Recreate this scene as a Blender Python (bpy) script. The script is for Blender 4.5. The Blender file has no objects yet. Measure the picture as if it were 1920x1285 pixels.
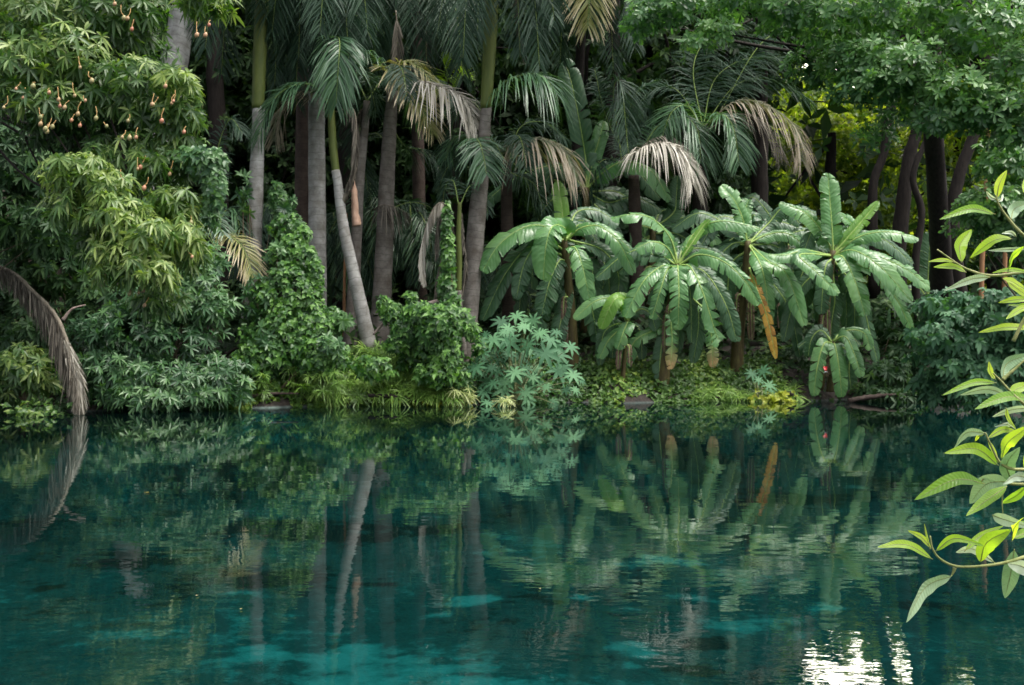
import bpy, math
import numpy as np
from mathutils import Vector

# ------------------------------------------------------------------ camera, sky, sun, exposure
SC = bpy.context.scene
COL = SC.collection
F = 1920 * 35.0 / 36.0          # focal length in photo pixels
H = 1.35                        # eye height over the water
cd = bpy.data.cameras.new("camera"); cam = bpy.data.objects.new("camera", cd); COL.objects.link(cam)
cam.location = (0, 0, H); cam.rotation_euler = (math.radians(90), 0, 0)
cd.lens = 35; cd.sensor_width = 36; cd.clip_end = 2000; cd.clip_start = 0.05
cd.dof.use_dof = True; cd.dof.focus_distance = 2.2; cd.dof.aperture_fstop = 16
SC.camera = cam
SC.view_settings.view_transform = 'Standard'; SC.view_settings.look = 'None'
SC.view_settings.exposure = 1.3; SC.view_settings.gamma = 1
SUN_EL, SUN_AZ = math.radians(66), math.radians(112)      # azimuth to the right of straight ahead (+Y)
w = bpy.data.worlds.new("World"); SC.world = w; w.use_nodes = True
nt = w.node_tree; bg = nt.nodes["Background"]
sky = nt.nodes.new("ShaderNodeTexSky"); sky.sky_type = 'NISHITA'; sky.sun_disc = False
sky.sun_elevation = SUN_EL; sky.sun_rotation = SUN_AZ; sky.dust_density = 7.0; sky.ozone_density = 0.6; sky.air_density = 1.0
hs = nt.nodes.new("ShaderNodeHueSaturation"); hs.inputs['Saturation'].default_value = .3       # hazy air: paler sky
nt.links.new(sky.outputs[0], hs.inputs['Color']); # added bright cloud patch low behind the trees, whitens the water glints
wtc = nt.nodes.new("ShaderNodeTexCoord"); dp = nt.nodes.new("ShaderNodeVectorMath"); dp.operation = 'DOT_PRODUCT'
nt.links.new(wtc.outputs['Generated'], dp.inputs[0]); dp.inputs[1].default_value = Vector((math.sin(.3), math.cos(.3), .36)).normalized()
wn = nt.nodes.new("ShaderNodeTexNoise"); wn.inputs['Scale'].default_value = 5; nt.links.new(wtc.outputs['Generated'], wn.inputs['Vector'])
wa = nt.nodes.new("ShaderNodeMath"); wa.operation = 'MULTIPLY_ADD'; nt.links.new(wn.outputs[0], wa.inputs[0]); wa.inputs[1].default_value = .12; nt.links.new(dp.outputs['Value'], wa.inputs[2])
mr = nt.nodes.new("ShaderNodeMapRange"); mr.interpolation_type = 'SMOOTHSTEP'; nt.links.new(wa.outputs[0], mr.inputs['Value'])
mr.inputs['From Min'].default_value = .92; mr.inputs['From Max'].default_value = 1.04
wm = nt.nodes.new("ShaderNodeMix"); wm.data_type = 'RGBA'; nt.links.new(mr.outputs[0], wm.inputs[0]); nt.links.new(hs.outputs[0], wm.inputs[6]); wm.inputs[7].default_value = (38, 35, 29, 1)
nt.links.new(wm.outputs[2], bg.inputs[0]); bg.inputs[1].default_value = 0.15
sd = bpy.data.lights.new("sun", 'SUN'); so = bpy.data.objects.new("sun", sd); COL.objects.link(so)
sd.energy = .9; sd.angle = math.radians(12); sd.color = (1, .94, .82)
sv = Vector((math.sin(SUN_AZ) * math.cos(SUN_EL), math.cos(SUN_AZ) * math.cos(SUN_EL), math.sin(SUN_EL)))
so.rotation_euler = sv.to_track_quat('Z', 'Y').to_euler()
so.location = (30, 10, 40)
SC.cycles.max_bounces = 7; SC.cycles.diffuse_bounces = 3; SC.cycles.glossy_bounces = 3
SC.cycles.transmission_bounces = 3; SC.cycles.transparent_max_bounces = 12
SC.cycles.caustics_reflective = False; SC.cycles.caustics_refractive = False
SC.cycles.sample_clamp_indirect = 4
try:
    SC.cycles.use_denoising = True; SC.cycles.denoiser = 'OPENIMAGEDENOISE'
except Exception: pass

RNG = np.random.default_rng(7)
def reseed(n):
    global RNG
    RNG = np.random.default_rng(n)
def P(px, py, D): return np.array([(px - 960) / F * D, D, H - (py - 642.5) / F * D])
def nrm(v):
    v = np.asarray(v, float); n = np.linalg.norm(v, axis=-1, keepdims=True); return v / np.maximum(n, 1e-9)

# ------------------------------------------------------------------ materials
def new_mat(name):
    m = bpy.data.materials.new(name); m.use_nodes = True
    t = m.node_tree; t.nodes.clear(); o = t.nodes.new("ShaderNodeOutputMaterial")
    return m, t, o
def nd(t, kind, **kw):
    n = t.nodes.new(kind)
    for k, v in kw.items(): setattr(n, k, v)
    return n
def ramp(t, fac, stops):
    r = nd(t, "ShaderNodeValToRGB"); e = r.color_ramp.elements
    while len(e) < len(stops): e.new(0.5)
    for i, (p, c) in enumerate(stops):
        e[i].position = p; e[i].color = (c[0], c[1], c[2], 1)
    t.links.new(fac, r.inputs[0]); return r
def attr(t, name):
    a = nd(t, "ShaderNodeAttribute"); a.attribute_name = name; return a
def noise(t, scale, detail=3, vec=None, rough=.55):
    n = nd(t, "ShaderNodeTexNoise"); n.inputs['Scale'].default_value = scale; n.inputs['Detail'].default_value = detail
    n.inputs['Roughness'].default_value = rough
    if vec is None:
        vec = nd(t, "ShaderNodeNewGeometry").outputs['Position']
    t.links.new(vec, n.inputs['Vector']); return n
def math_(t, op, a, b=None, clamp=False):
    n = nd(t, "ShaderNodeMath", operation=op); n.use_clamp = clamp
    for i, v in enumerate((a, b)):
        if v is None: continue
        if isinstance(v, (int, float)): n.inputs[i].default_value = v
        else: t.links.new(v, n.inputs[i])
    return n.outputs[0]
def mixc(t, fac, a, b, mode='MIX'):
    n = nd(t, "ShaderNodeMix", data_type='RGBA', blend_type=mode)
    for i, v in ((0, fac), (6, a), (7, b)):
        if isinstance(v, (int, float)): n.inputs[i].default_value = v
        elif isinstance(v, tuple): n.inputs[i].default_value = (*v, 1)
        else: t.links.new(v, n.inputs[i])
    return n.outputs[2]

def leaf_mat(name, stops, trans=0.35, tcol=(1.5, 1.7, .5), rough=.42, nscale=1.2, under=None, veins=False, spec=.5, tipcol=None):
    """thin leaf: glossy skin, diffuse, and light passing through; colour varies per leaf (attribute rnd)"""
    m, t, o = new_mat(name)
    a = attr(t, "rnd")
    n = noise(t, nscale, 2)
    f = math_(t, 'ADD', a.outputs['Fac'], math_(t, 'MULTIPLY', math_(t, 'SUBTRACT', n.outputs[0], .5), .55), True)
    c = ramp(t, f, stops).outputs[0]
    if tipcol:
        v = attr(t, "v")
        k = math_(t, 'MULTIPLY', math_(t, 'SUBTRACT', v.outputs['Fac'], tipcol[1]), tipcol[2], True)
        k = math_(t, 'MULTIPLY', k, math_(t, 'MULTIPLY', noise(t, 6, 3).outputs[0], 1.7), True)
        c = mixc(t, k, c, tipcol[0])
    if under:
        g = nd(t, "ShaderNodeNewGeometry")
        c = mixc(t, g.outputs['Backfacing'], c, under)
    bump = None
    if veins:
        v = attr(t, "v"); u = attr(t, "u")
        s = math_(t, 'SINE', math_(t, 'MULTIPLY', math_(t, 'SUBTRACT', v.outputs['Fac'], math_(t, 'MULTIPLY', u.outputs['Fac'], .06)), veins))
        b = nd(t, "ShaderNodeBump"); b.inputs['Strength'].default_value = .35; b.inputs['Distance'].default_value = .004 if veins > 130 else .0008
        t.links.new(s, b.inputs['Height']); bump = b.outputs[0]
        c = mixc(t, math_(t, 'MULTIPLY', math_(t, 'ADD', s, 1), .045 if veins > 130 else .025), c, (.22, .34, .12))
    p = nd(t, "ShaderNodeBsdfPrincipled"); t.links.new(c, p.inputs['Base Color'])
    p.inputs['Roughness'].default_value = rough; p.inputs['Specular IOR Level'].default_value = spec
    tr = nd(t, "ShaderNodeBsdfTranslucent")
    t.links.new(mixc(t, 1.0, c, tcol, 'MULTIPLY'), tr.inputs[0])
    if bump: t.links.new(bump, p.inputs['Normal'])
    mx = nd(t, "ShaderNodeMixShader"); mx.inputs[0].default_value = trans
    t.links.new(p.outputs[0], mx.inputs[1]); t.links.new(tr.outputs[0], mx.inputs[2]); t.links.new(mx.outputs[0], o.inputs[0])
    return m
def solid_mat(name, c1, c2, scale=8, rough=.7, stretch=None, bump=.3, rings=None):
    m, t, o = new_mat(name)
    tc = nd(t, "ShaderNodeTexCoord"); vec = tc.outputs['Object']
    if stretch:
        mp = nd(t, "ShaderNodeMapping"); mp.inputs['Scale'].default_value = stretch; t.links.new(vec, mp.inputs[0]); vec = mp.outputs[0]
    n = noise(t, scale, 5, vec, .65)
    c = ramp(t, n.outputs[0], [(.3, c1), (.7, c2)]).outputs[0]
    hgt = n.outputs[0]
    if rings:
        v = attr(t, "v")
        wob = math_(t, 'MULTIPLY', noise(t, 3, 2).outputs[0], .18)
        ph = math_(t, 'FRACT', math_(t, 'MULTIPLY', math_(t, 'ADD', v.outputs['Fac'], wob), rings))
        ln = math_(t, 'LESS_THAN', ph, .11)
        k = math_(t, 'MULTIPLY', ln, math_(t, 'MULTIPLY', noise(t, 5, 2).outputs[0], .75))
        c = mixc(t, k, c, (c1[0] * .5, c1[1] * .48, c1[2] * .45))
        big = noise(t, 2.2, 6, None, .7)
        c = mixc(t, math_(t, 'MULTIPLY', math_(t, 'SUBTRACT', big.outputs[0], .45), 3.0, True), c, (c1[0] * .8, c1[1] * .72, c1[2] * .6))
        hgt = math_(t, 'SUBTRACT', hgt, ln)
    p = nd(t, "ShaderNodeBsdfPrincipled"); t.links.new(c, p.inputs['Base Color']); p.inputs['Roughness'].default_value = rough; p.inputs['Specular IOR Level'].default_value = .2
    b = nd(t, "ShaderNodeBump"); b.inputs['Strength'].default_value = bump; b.inputs['Distance'].default_value = .02
    t.links.new(hgt, b.inputs['Height']); t.links.new(b.outputs[0], p.inputs['Normal'])
    t.links.new(p.outputs[0], o.inputs[0]); return m

M = {}
M['mango'] = leaf_mat("mango_leaf", [(0, (.025, .07, .018)), (.4, (.05, .12, .027)), (.8, (.115, .2, .045)), (1, (.25, .33, .095))], .35)
M['mango_dark'] = leaf_mat("dark_mango_leaf", [(0, (.02, .055, .022)), (.6, (.045, .1, .035)), (1, (.08, .15, .045))], .3, rough=.55, spec=.25)  # darker copy of the mango leaf green, used on shrubs and litter plants
M['canopy'] = leaf_mat("canopy_leaf", [(0, (.04, .11, .045)), (.5, (.09, .21, .075)), (1, (.18, .33, .11))], .35, rough=.38)
M['backlit'] = leaf_mat("sun_tinted_leaf", [(0, (.035, .08, .01)), (.5, (.16, .26, .03)), (1, (.4, .48, .07))], .55, tcol=(1.6, 1.6, .45))  # glow of the backlight is partly put into this yellow-green
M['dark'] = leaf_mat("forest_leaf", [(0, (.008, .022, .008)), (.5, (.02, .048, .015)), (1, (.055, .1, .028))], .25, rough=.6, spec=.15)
M['shrub'] = leaf_mat("shrub_leaf", [(0, (.018, .06, .025)), (.5, (.045, .12, .045)), (1, (.11, .22, .08))], .3, rough=.42)
M['bush'] = leaf_mat("bush_leaf", [(0, (.025, .08, .04)), (.5, (.055, .15, .075)), (1, (.11, .24, .12))], .25, rough=.5, spec=.3)
M['vine'] = leaf_mat("vine_leaf", [(0, (.018, .065, .014)), (.5, (.045, .135, .024)), (1, (.13, .28, .05))], .3, rough=.5)
M['cover'] = leaf_mat("ground_cover_leaf", [(0, (.035, .09, .016)), (.5, (.09, .19, .03)), (1, (.27, .37, .07))], .3, rough=.5)
M['sedge'] = leaf_mat("sedge_blade", [(0, (.06, .13, .025)), (.5, (.14, .26, .05)), (1, (.28, .42, .1))], .35, rough=.45)
M['paleplant'] = leaf_mat("variegated_blade", [(0, (.25, .32, .1)), (.5, (.4, .45, .2)), (1, (.55, .58, .32))], .3, rough=.5)
M['yellowplant'] = leaf_mat("yellow_leaf", [(0, (.2, .26, .02)), (.5, (.32, .36, .03)), (1, (.42, .42, .05))], .3, rough=.5)
M['castor'] = leaf_mat("castor_leaf", [(0, (.035, .105, .05)), (.5, (.065, .175, .085)), (1, (.125, .27, .13))], .25, rough=.6, spec=.25, nscale=3)
M['palm'] = leaf_mat("palm_leaflet", [(0, (.03, .075, .04)), (.5, (.055, .125, .065)), (1, (.1, .2, .09))], .3, rough=.35)
M['palm_dark'] = leaf_mat("shaded_palm_leaflet", [(0, (.015, .04, .025)), (.6, (.03, .065, .04)), (1, (.05, .1, .055))], .25, rough=.5, spec=.25)  # darker copy: shade among the fronds put into the colour
M['palm_yellow'] = leaf_mat("yellowing_palm_leaflet", [(0, (.09, .13, .03)), (.5, (.2, .21, .06)), (1, (.36, .31, .16))], .3, rough=.5, tipcol=((.5, .42, .3), .45, 2.2))
M['palm_tan'] = leaf_mat("browning_palm_leaflet", [(0, (.05, .075, .035)), (.5, (.1, .115, .06)), (1, (.2, .17, .12))], .25, rough=.55, tipcol=((.28, .23, .175), .25, 3))
M['palm_bright'] = leaf_mat("backlit_palm_leaflet", [(0, (.12, .24, .02)), (1, (.22, .36, .04))], .5, tcol=(1.6, 1.6, .3))  # brighter copy: backlight through the frond put into the colour
M['dead'] = leaf_mat("dead_palm_leaflet", [(0, (.2, .18, .14)), (.5, (.36, .34, .285)), (1, (.6, .58, .51))], .15, tcol=(1, .9, .7), rough=.7)
M['dead_brown'] = leaf_mat("brown_palm_leaflet", [(0, (.035, .03, .023)), (.5, (.09, .08, .063)), (1, (.25, .225, .18))], .15, tcol=(1, .8, .6), rough=.8)
BST = [(0, (.04, .125, .04)), (.5, (.09, .23, .075)), (1, (.19, .36, .125))]
M['banana'] = leaf_mat("banana_leaf", BST, .28, rough=.3, veins=150., nscale=1.6)
M['banana_dark'] = leaf_mat("shaded_banana_leaf", [(0, (.022, .07, .03)), (.6, (.04, .11, .05)), (1, (.07, .16, .065))], .25, rough=.4, veins=150.)  # darker copy: shade of the inner and rear leaves put into the green
M['banana_lit'] = leaf_mat("lit_banana_leaf", [(0, (.1, .25, .04)), (1, (.2, .38, .06))], .5, rough=.36, veins=150.)  # lit copy: light shining through the blade put into a brighter green
M['banana_orange'] = leaf_mat("dying_banana_leaf", [(0, (.2, .08, .02)), (.35, (.42, .2, .03)), (.6, (.56, .33, .04)), (1, (.5, .42, .08))], .3, tcol=(1, .8, .3), rough=.5, veins=150., nscale=9)
M['banana_edge'] = leaf_mat("browned_banana_leaf", BST, .28, rough=.36, veins=150., tipcol=((.45, .28, .13), .66, 3.2))
M['banana_dead'] = leaf_mat('dead_banana_leaf', [(0, (.07, .045, .03)), (.5, (.15, .1, .07)), (1, (.28, .2, .15))], .15, tcol=(1, .8, .6), rough=.8)
M['midrib'] = solid_mat("leaf_midrib", (.2, .32, .08), (.34, .45, .14), 6, .4)
M['petiole'] = solid_mat("palm_rachis", (.12, .2, .05), (.22, .3, .08), 6, .45)
M['deadrib'] = solid_mat("dead_rachis", (.1, .085, .065), (.26, .23, .18), 10, .8)
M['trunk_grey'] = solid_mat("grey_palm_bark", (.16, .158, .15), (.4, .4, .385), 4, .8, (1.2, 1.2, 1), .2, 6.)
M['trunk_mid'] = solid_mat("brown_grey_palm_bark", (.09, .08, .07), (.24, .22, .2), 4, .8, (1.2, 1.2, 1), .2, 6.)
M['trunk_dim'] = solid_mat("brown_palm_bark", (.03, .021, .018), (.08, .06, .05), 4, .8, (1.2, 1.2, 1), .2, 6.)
M['shaft'] = solid_mat("green_crownshaft", (.06, .085, .02), (.125, .15, .04), 3, .5, (2, 2, .5), .1)
M['sheath'] = solid_mat("dry_sheath", (.34, .2, .14), (.55, .38, .28), 6, .6, (4, 4, .6), .2)
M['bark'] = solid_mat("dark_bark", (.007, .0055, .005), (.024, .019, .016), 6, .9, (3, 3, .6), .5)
M['bark_brown'] = solid_mat("brown_bark", (.2, .1, .05), (.36, .2, .1), 6, .8, (3, 3, .5), .3)
M['twig'] = solid_mat("twig_bark", (.07, .055, .035), (.15, .12, .08), 10, .7)
M['log'] = solid_mat("bleached_wood", (.3, .22, .19), (.5, .4, .36), 8, .8)
M['pseudostem'] = solid_mat("banana_stem", (.03, .018, .01), (.1, .09, .03), 4, .6, (3, 3, .7), .2)
M['castor_stem'] = solid_mat("castor_stem", (.18, .2, .1), (.28, .3, .15), 8, .5)
M['fruit'] = leaf_mat("mango_fruit", [(0, (.14, .2, .06)), (.5, (.33, .28, .13)), (.85, (.45, .25, .14)), (1, (.42, .15, .09))], .05, tcol=(1, 1, 1), rough=.4, nscale=9)
M['stalk'] = solid_mat("fruit_stalk", (.3, .2, .08), (.42, .26, .1), 8, .6)
M['fresh'] = leaf_mat("branch_leaf", [(0, (.12, .27, .04)), (.5, (.25, .46, .05)), (1, (.46, .62, .07))], .6, tcol=(1.35, 1.3, .5), rough=.36, nscale=14, spec=.6, veins=120.)
M['fresh_pale'] = leaf_mat("branch_leaf_underside_sheen", [(0, (.15, .29, .14)), (.5, (.34, .47, .3)), (1, (.7, .78, .66))], .3, tcol=(1.1, 1.2, .7), rough=.42, nscale=12, veins=120.)  # pale undersides, and sky sheen put into the leaf colour
M['fresh_stem'] = solid_mat("green_twig", (.16, .2, .06), (.3, .3, .12), 60, .5)
M['petal'] = leaf_mat("red_petal", [(0, (.6, .02, .03)), (1, (.8, .05, .06))], .3, tcol=(1, .4, .4))
M['petal_pale'] = leaf_mat("pale_petal", [(0, (.6, .6, .7)), (1, (.8, .8, .85))], .3, tcol=(1, 1, 1))

# ------------------------------------------------------------------ mesh plumbing
class MB:
    """collects vertices, triangles and quads, one float 'rnd', 'u', 'v' per vertex"""
    def __init__(s): s.v, s.r, s.u, s.w, s.t, s.q, s.tm, s.qm, s.n = [], [], [], [], [], [], [], [], 0
    def add(s, v, tris=None, quads=None, rnd=.5, u=0., vv=0., mat=0):
        v = np.asarray(v, float).reshape(-1, 3); k = len(v)
        s.v.append(v)
        for lst, val in ((s.r, rnd), (s.u, u), (s.w, vv)): lst.append(np.broadcast_to(np.asarray(val, float), (k,)).copy())
        if tris is not None and len(tris):
            a = np.asarray(tris, int) + s.n; s.t.append(a); s.tm.append(np.full(len(a), mat))
        if quads is not None and len(quads):
            a = np.asarray(quads, int) + s.n; s.q.append(a); s.qm.append(np.full(len(a), mat))
        s.n += k
    def build(s, name, mats, parent=None, loc=None, smooth=True):
        V = np.concatenate(s.v) if s.v else np.zeros((0, 3))
        base = np.zeros(3)
        if parent is not None: base = np.array(parent.get('_w', (0, 0, 0)), float)
        elif loc is not None: base = np.asarray(loc, float)
        T = np.concatenate(s.t) if s.t else np.zeros((0, 3), int); Q = np.concatenate(s.q) if s.q else np.zeros((0, 4), int)
        me = bpy.data.meshes.new(name)
        me.vertices.add(len(V)); me.vertices.foreach_set('co', (V - base).astype(np.float32).ravel())
        nl = T.size + Q.size; me.loops.add(nl)
        me.loops.foreach_set('vertex_index', np.concatenate([T.ravel(), Q.ravel()]).astype(np.int32))
        npol = len(T) + len(Q); me.polygons.add(npol)
        ls = np.concatenate([np.arange(len(T)) * 3, T.size + np.arange(len(Q)) * 4]).astype(np.int32)
        me.polygons.foreach_set('loop_start', ls)
        mi = np.concatenate([np.concatenate(s.tm) if s.tm else np.zeros(0), np.concatenate(s.qm) if s.qm else np.zeros(0)]).astype(np.int32)
        for m in (mats if isinstance(mats, (list, tuple)) else [mats]): me.materials.append(M[m] if isinstance(m, str) else m)
        me.update(calc_edges=True)
        me.polygons.foreach_set('material_index', mi)
        if smooth: me.polygons.foreach_set('use_smooth', np.ones(npol, bool))
        for nm, arr in (('rnd', s.r), ('u', s.u), ('v', s.w)):
            at = me.attributes.new(nm, 'FLOAT', 'POINT'); at.data.foreach_set('value', np.concatenate(arr).astype(np.float32))
        me.validate()
        o = bpy.data.objects.new(name, me); COL.objects.link(o)
        if parent is not None: o.parent = parent
        elif loc is not None: o.location = base
        o['_w'] = [float(x) for x in base]
        return o
def thing(name, label, cat, loc=(0, 0, 0), group=None, kind=None):
    o = bpy.data.objects.new(name, None); COL.objects.link(o); o.location = [float(x) for x in loc]
    o.empty_display_size = .2
    o['_w'] = [float(x) for x in loc]; return tag(o, label, cat, group, kind)
def tag(o, label=None, cat=None, group=None, kind=None):
    if label: o['label'] = label
    if cat: o['category'] = cat
    if group: o['group'] = group
    if kind: o['kind'] = kind
    return o

def spline(pts, n):
    """Catmull-Rom through pts (rows may carry extra columns such as radius)"""
    p = np.asarray(pts, float)
    if len(p) == 2: return p[0] + (p[1] - p[0]) * np.linspace(0, 1, n)[:, None]
    q = np.vstack([2 * p[0] - p[1], p, 2 * p[-1] - p[-2]])
    seg = len(p) - 1; t = np.linspace(0, seg - 1e-6, n); i = t.astype(int); f = (t - i)[:, None]
    a, b, c, d = q[i], q[i + 1], q[i + 2], q[i + 3]
    return .5 * (2 * b + (c - a) * f + (2 * a - 5 * b + 4 * c - d) * f ** 2 + (3 * b - a - 3 * c + d) * f ** 3)
def frame(path):
    T = nrm(np.gradient(path, axis=0))
    up = np.array([0, 1, .13]); A = nrm(np.cross(T, up)); B = np.cross(T, A)
    return T, A, B
def tube(mb, path, rad, sides=10, mat=0, rnd=.5, cap=True, lump=0.):
    path = np.asarray(path, float); n = len(path); rad = np.broadcast_to(rad, (n,))
    T, A, B = frame(path); th = np.arange(sides) * 2 * np.pi / sides
    rr = rad[:, None] * (1 + lump * RNG.normal(size=(n, sides)))
    v = path[:, None] + rr[..., None] * (np.cos(th)[None, :, None] * A[:, None] + np.sin(th)[None, :, None] * B[:, None])
    L = np.concatenate([[0], np.cumsum(np.linalg.norm(np.diff(path, axis=0), axis=1))])
    i = np.arange(n - 1)[:, None] * sides; j = np.arange(sides)[None]; j2 = (j + 1) % sides
    q = np.stack([i + j, i + j2, i + sides + j2, i + sides + j], -1).reshape(-1, 4)
    V = v.reshape(-1, 3); tr = []
    if cap:
        V = np.vstack([V, path[0], path[-1]]); k = n * sides
        for a in range(sides):
            b = (a + 1) % sides
            tr.append((k, b, a)); tr.append((k + 1, (n - 1) * sides + a, (n - 1) * sides + b))
    vv = np.concatenate([np.repeat(L, sides), [0, L[-1]] if cap else []])
    mb.add(V, tr, q, rnd, 0, vv, mat)

PROF = {'lance': ([0, .22, .5, .78, 1], [0, .75, 1, .7, 0]), 'obov': ([0, .3, .6, .86, 1], [0, .45, .95, .85, 0]),
        'low': ([0, .5, 1], [0, 1, 0]), 'strap': ([0, .12, .5, .85, 1], [0, .8, 1, .6, 0]), 'heart': ([0, .18, .5, .8, 1], [0, 1, .85, .4, 0])}
def leaves(mb, pos, dr, nm, L, W, droop=.2, rnd=.5, prof='lance', mat=0, fold=.25, grav=True):
    """N leaves at once: base pos, direction dr, face normal nm, length L, full width W"""
    pos = np.asarray(pos, float).reshape(-1, 3); N = len(pos)
    if N == 0: return
    dr = nrm(np.broadcast_to(dr, (N, 3))); nm = np.broadcast_to(nm, (N, 3)); sd = nrm(np.cross(dr, nm)); nm = np.cross(sd, dr)
    L = np.broadcast_to(L, (N,)); W = np.broadcast_to(W, (N,)); droop = np.broadcast_to(droop, (N,)); rnd = np.broadcast_to(rnd, (N,))
    s, p = PROF[prof]; S = len(s)
    g = np.array([0, 0, -1.]) if grav else -nm
    rows = []; uu = []; vs = []
    for k in range(S):
        c = pos + (L * s[k])[:, None] * dr + (L * droop * s[k] ** 2)[:, None] * g
        if k in (0, S - 1): rows.append(c[:, None]); uu += [0]; vs += [s[k]]
        else:
            hw = (W * .5 * p[k])[:, None]
            rows.append(np.stack([c - sd * hw + nm * hw * fold, c, c + sd * hw + nm * hw * fold], 1)); uu += [1, 0, 1]; vs += [s[k]] * 3
    V = np.concatenate(rows, 1); K = V.shape[1]
    tr = [(0, 1, 2), (0, 2, 3)]; qd = []
    for k in range(S - 3):
        a = 1 + 3 * k; qd += [(a, a + 3, a + 4, a + 1), (a + 1, a + 4, a + 5, a + 2)]
    a = 1 + 3 * (S - 3); e = K - 1
    tr += [(a, e, a + 1), (a + 1, e, a + 2)]
    off = (np.arange(N) * K)[:, None, None]
    T_ = (np.array(tr)[None] + off).reshape(-1, 3); Q_ = (np.array(qd)[None] + off).reshape(-1, 4) if qd else None
    mb.add(V.reshape(-1, 3), T_, Q_, np.repeat(rnd, K), np.tile(uu, N), np.tile(vs, N), mat)

def ring_dirs(ax, n):
    """n directions round each axis; returns (N,n,3) radial dirs"""
    N = len(ax); ref = nrm(RNG.normal(size=(N, 3))); a = nrm(np.cross(ax, ref)); b = np.cross(ax, a)
    th = (np.arange(n) / n * 2 * np.pi)[None] + RNG.uniform(0, 6.28, (N, 1)) + RNG.normal(0, .25, (N, n))
    return np.cos(th)[..., None] * a[:, None] + np.sin(th)[..., None] * b[:, None]
def whorls(mb, pos, ax, n, L, W, spread=.35, droop=.3, rnd=None, prof='lance', jit=.25, mat=0):
    """rosettes of n leaves: spread = how far the leaves still point along the axis"""
    pos = np.asarray(pos); N = len(pos)
    if N == 0: return
    ax = nrm(ax); rd = ring_dirs(ax, n)
    k = spread + RNG.normal(0, .3, (N, n, 1))
    d = nrm(rd + k * ax[:, None]); nmv = nrm(ax[:, None] - .5 * rd + RNG.normal(0, .2, (N, n, 3)))
    Ls = L * RNG.uniform(1 - jit * 1.3, 1 + jit, (N, n)) * RNG.uniform(.8, 1.15, (N, 1))
    r = (RNG.uniform(0, 1, (N, 1)) if rnd is None else np.asarray(rnd).reshape(N, 1)) + RNG.normal(0, .13, (N, n))
    leaves(mb, np.repeat(pos, n, 0), d.reshape(-1, 3), nmv.reshape(-1, 3), Ls.ravel(), (Ls * W / L).ravel(),
           np.repeat(droop * RNG.uniform(.5, 1.5, N), n), np.clip(r, 0, 1).ravel(), prof, mat)

# gaps through the trees towards the open sky, seen from the water
_h = np.random.default_rng(77)
HOLES = [(1400, 1160, 6, 26), (792, 1172, 12, 52), (850, 1282, 26, 26), (375, 1278, 12, 12), (1185, 1180, 5, 8), (905, 1215, 4, 8), (465, 1145, 3, 6),
         (1562, 1262, 13, 36), (1612, 1252, 16, 50), (1590, 1284, 24, 10), (1528, 1268, 10, 24), (1610, 1215, 14, 30), (1565, 1225, 10, 22), (1665, 1205, 6, 30), (1640, 1275, 12, 18), (1700, 1262, 10, 22), (1690, 1225, 5, 16), (1512, 1240, 8, 26), (1722, 1275, 8, 14)]
HOLES += [(_h.uniform(1495, 1730), _h.uniform(1180, 1290), _h.uniform(3, 8), _h.uniform(6, 18)) for _ in range(16)]
def keep(p, rough=.25):
    vx = 960 + F * p[:, 0] / p[:, 1]; vy = 642.5 + F * (p[:, 2] + H) / p[:, 1]
    k = np.ones(len(p), bool)
    for cx, cy, rx, ry in HOLES:
        k &= ((vx - cx) / (rx + 3)) ** 2 + ((vy - cy) / (ry + 3)) ** 2 > 1 + .25 * np.sin(vx * .35 + vy * .23)
    return k
def blob(c, r, n, shell=.55, low=True):
    """n points in an ellipsoid, pushed towards its skin, with outward directions"""
    d = nrm(RNG.normal(size=(n, 3))); rad = (shell + (1 - shell) * RNG.uniform(0, 1, n)) ** .7
    lump = 1 + .18 * np.sin(d[:, 0] * 5 + c[0]) * np.cos(d[:, 2] * 6 + c[1]) + .1 * np.sin(d[:, 1] * 9)
    return np.asarray(c) + d * (np.asarray(r) * (rad * lump)[:, None]), d
def pblob(px, py, D, rx, ry, rd, n, shell=.5):
    return blob(P(px, py, D), (rx / F * D, rd, ry / F * D), n, shell)

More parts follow.
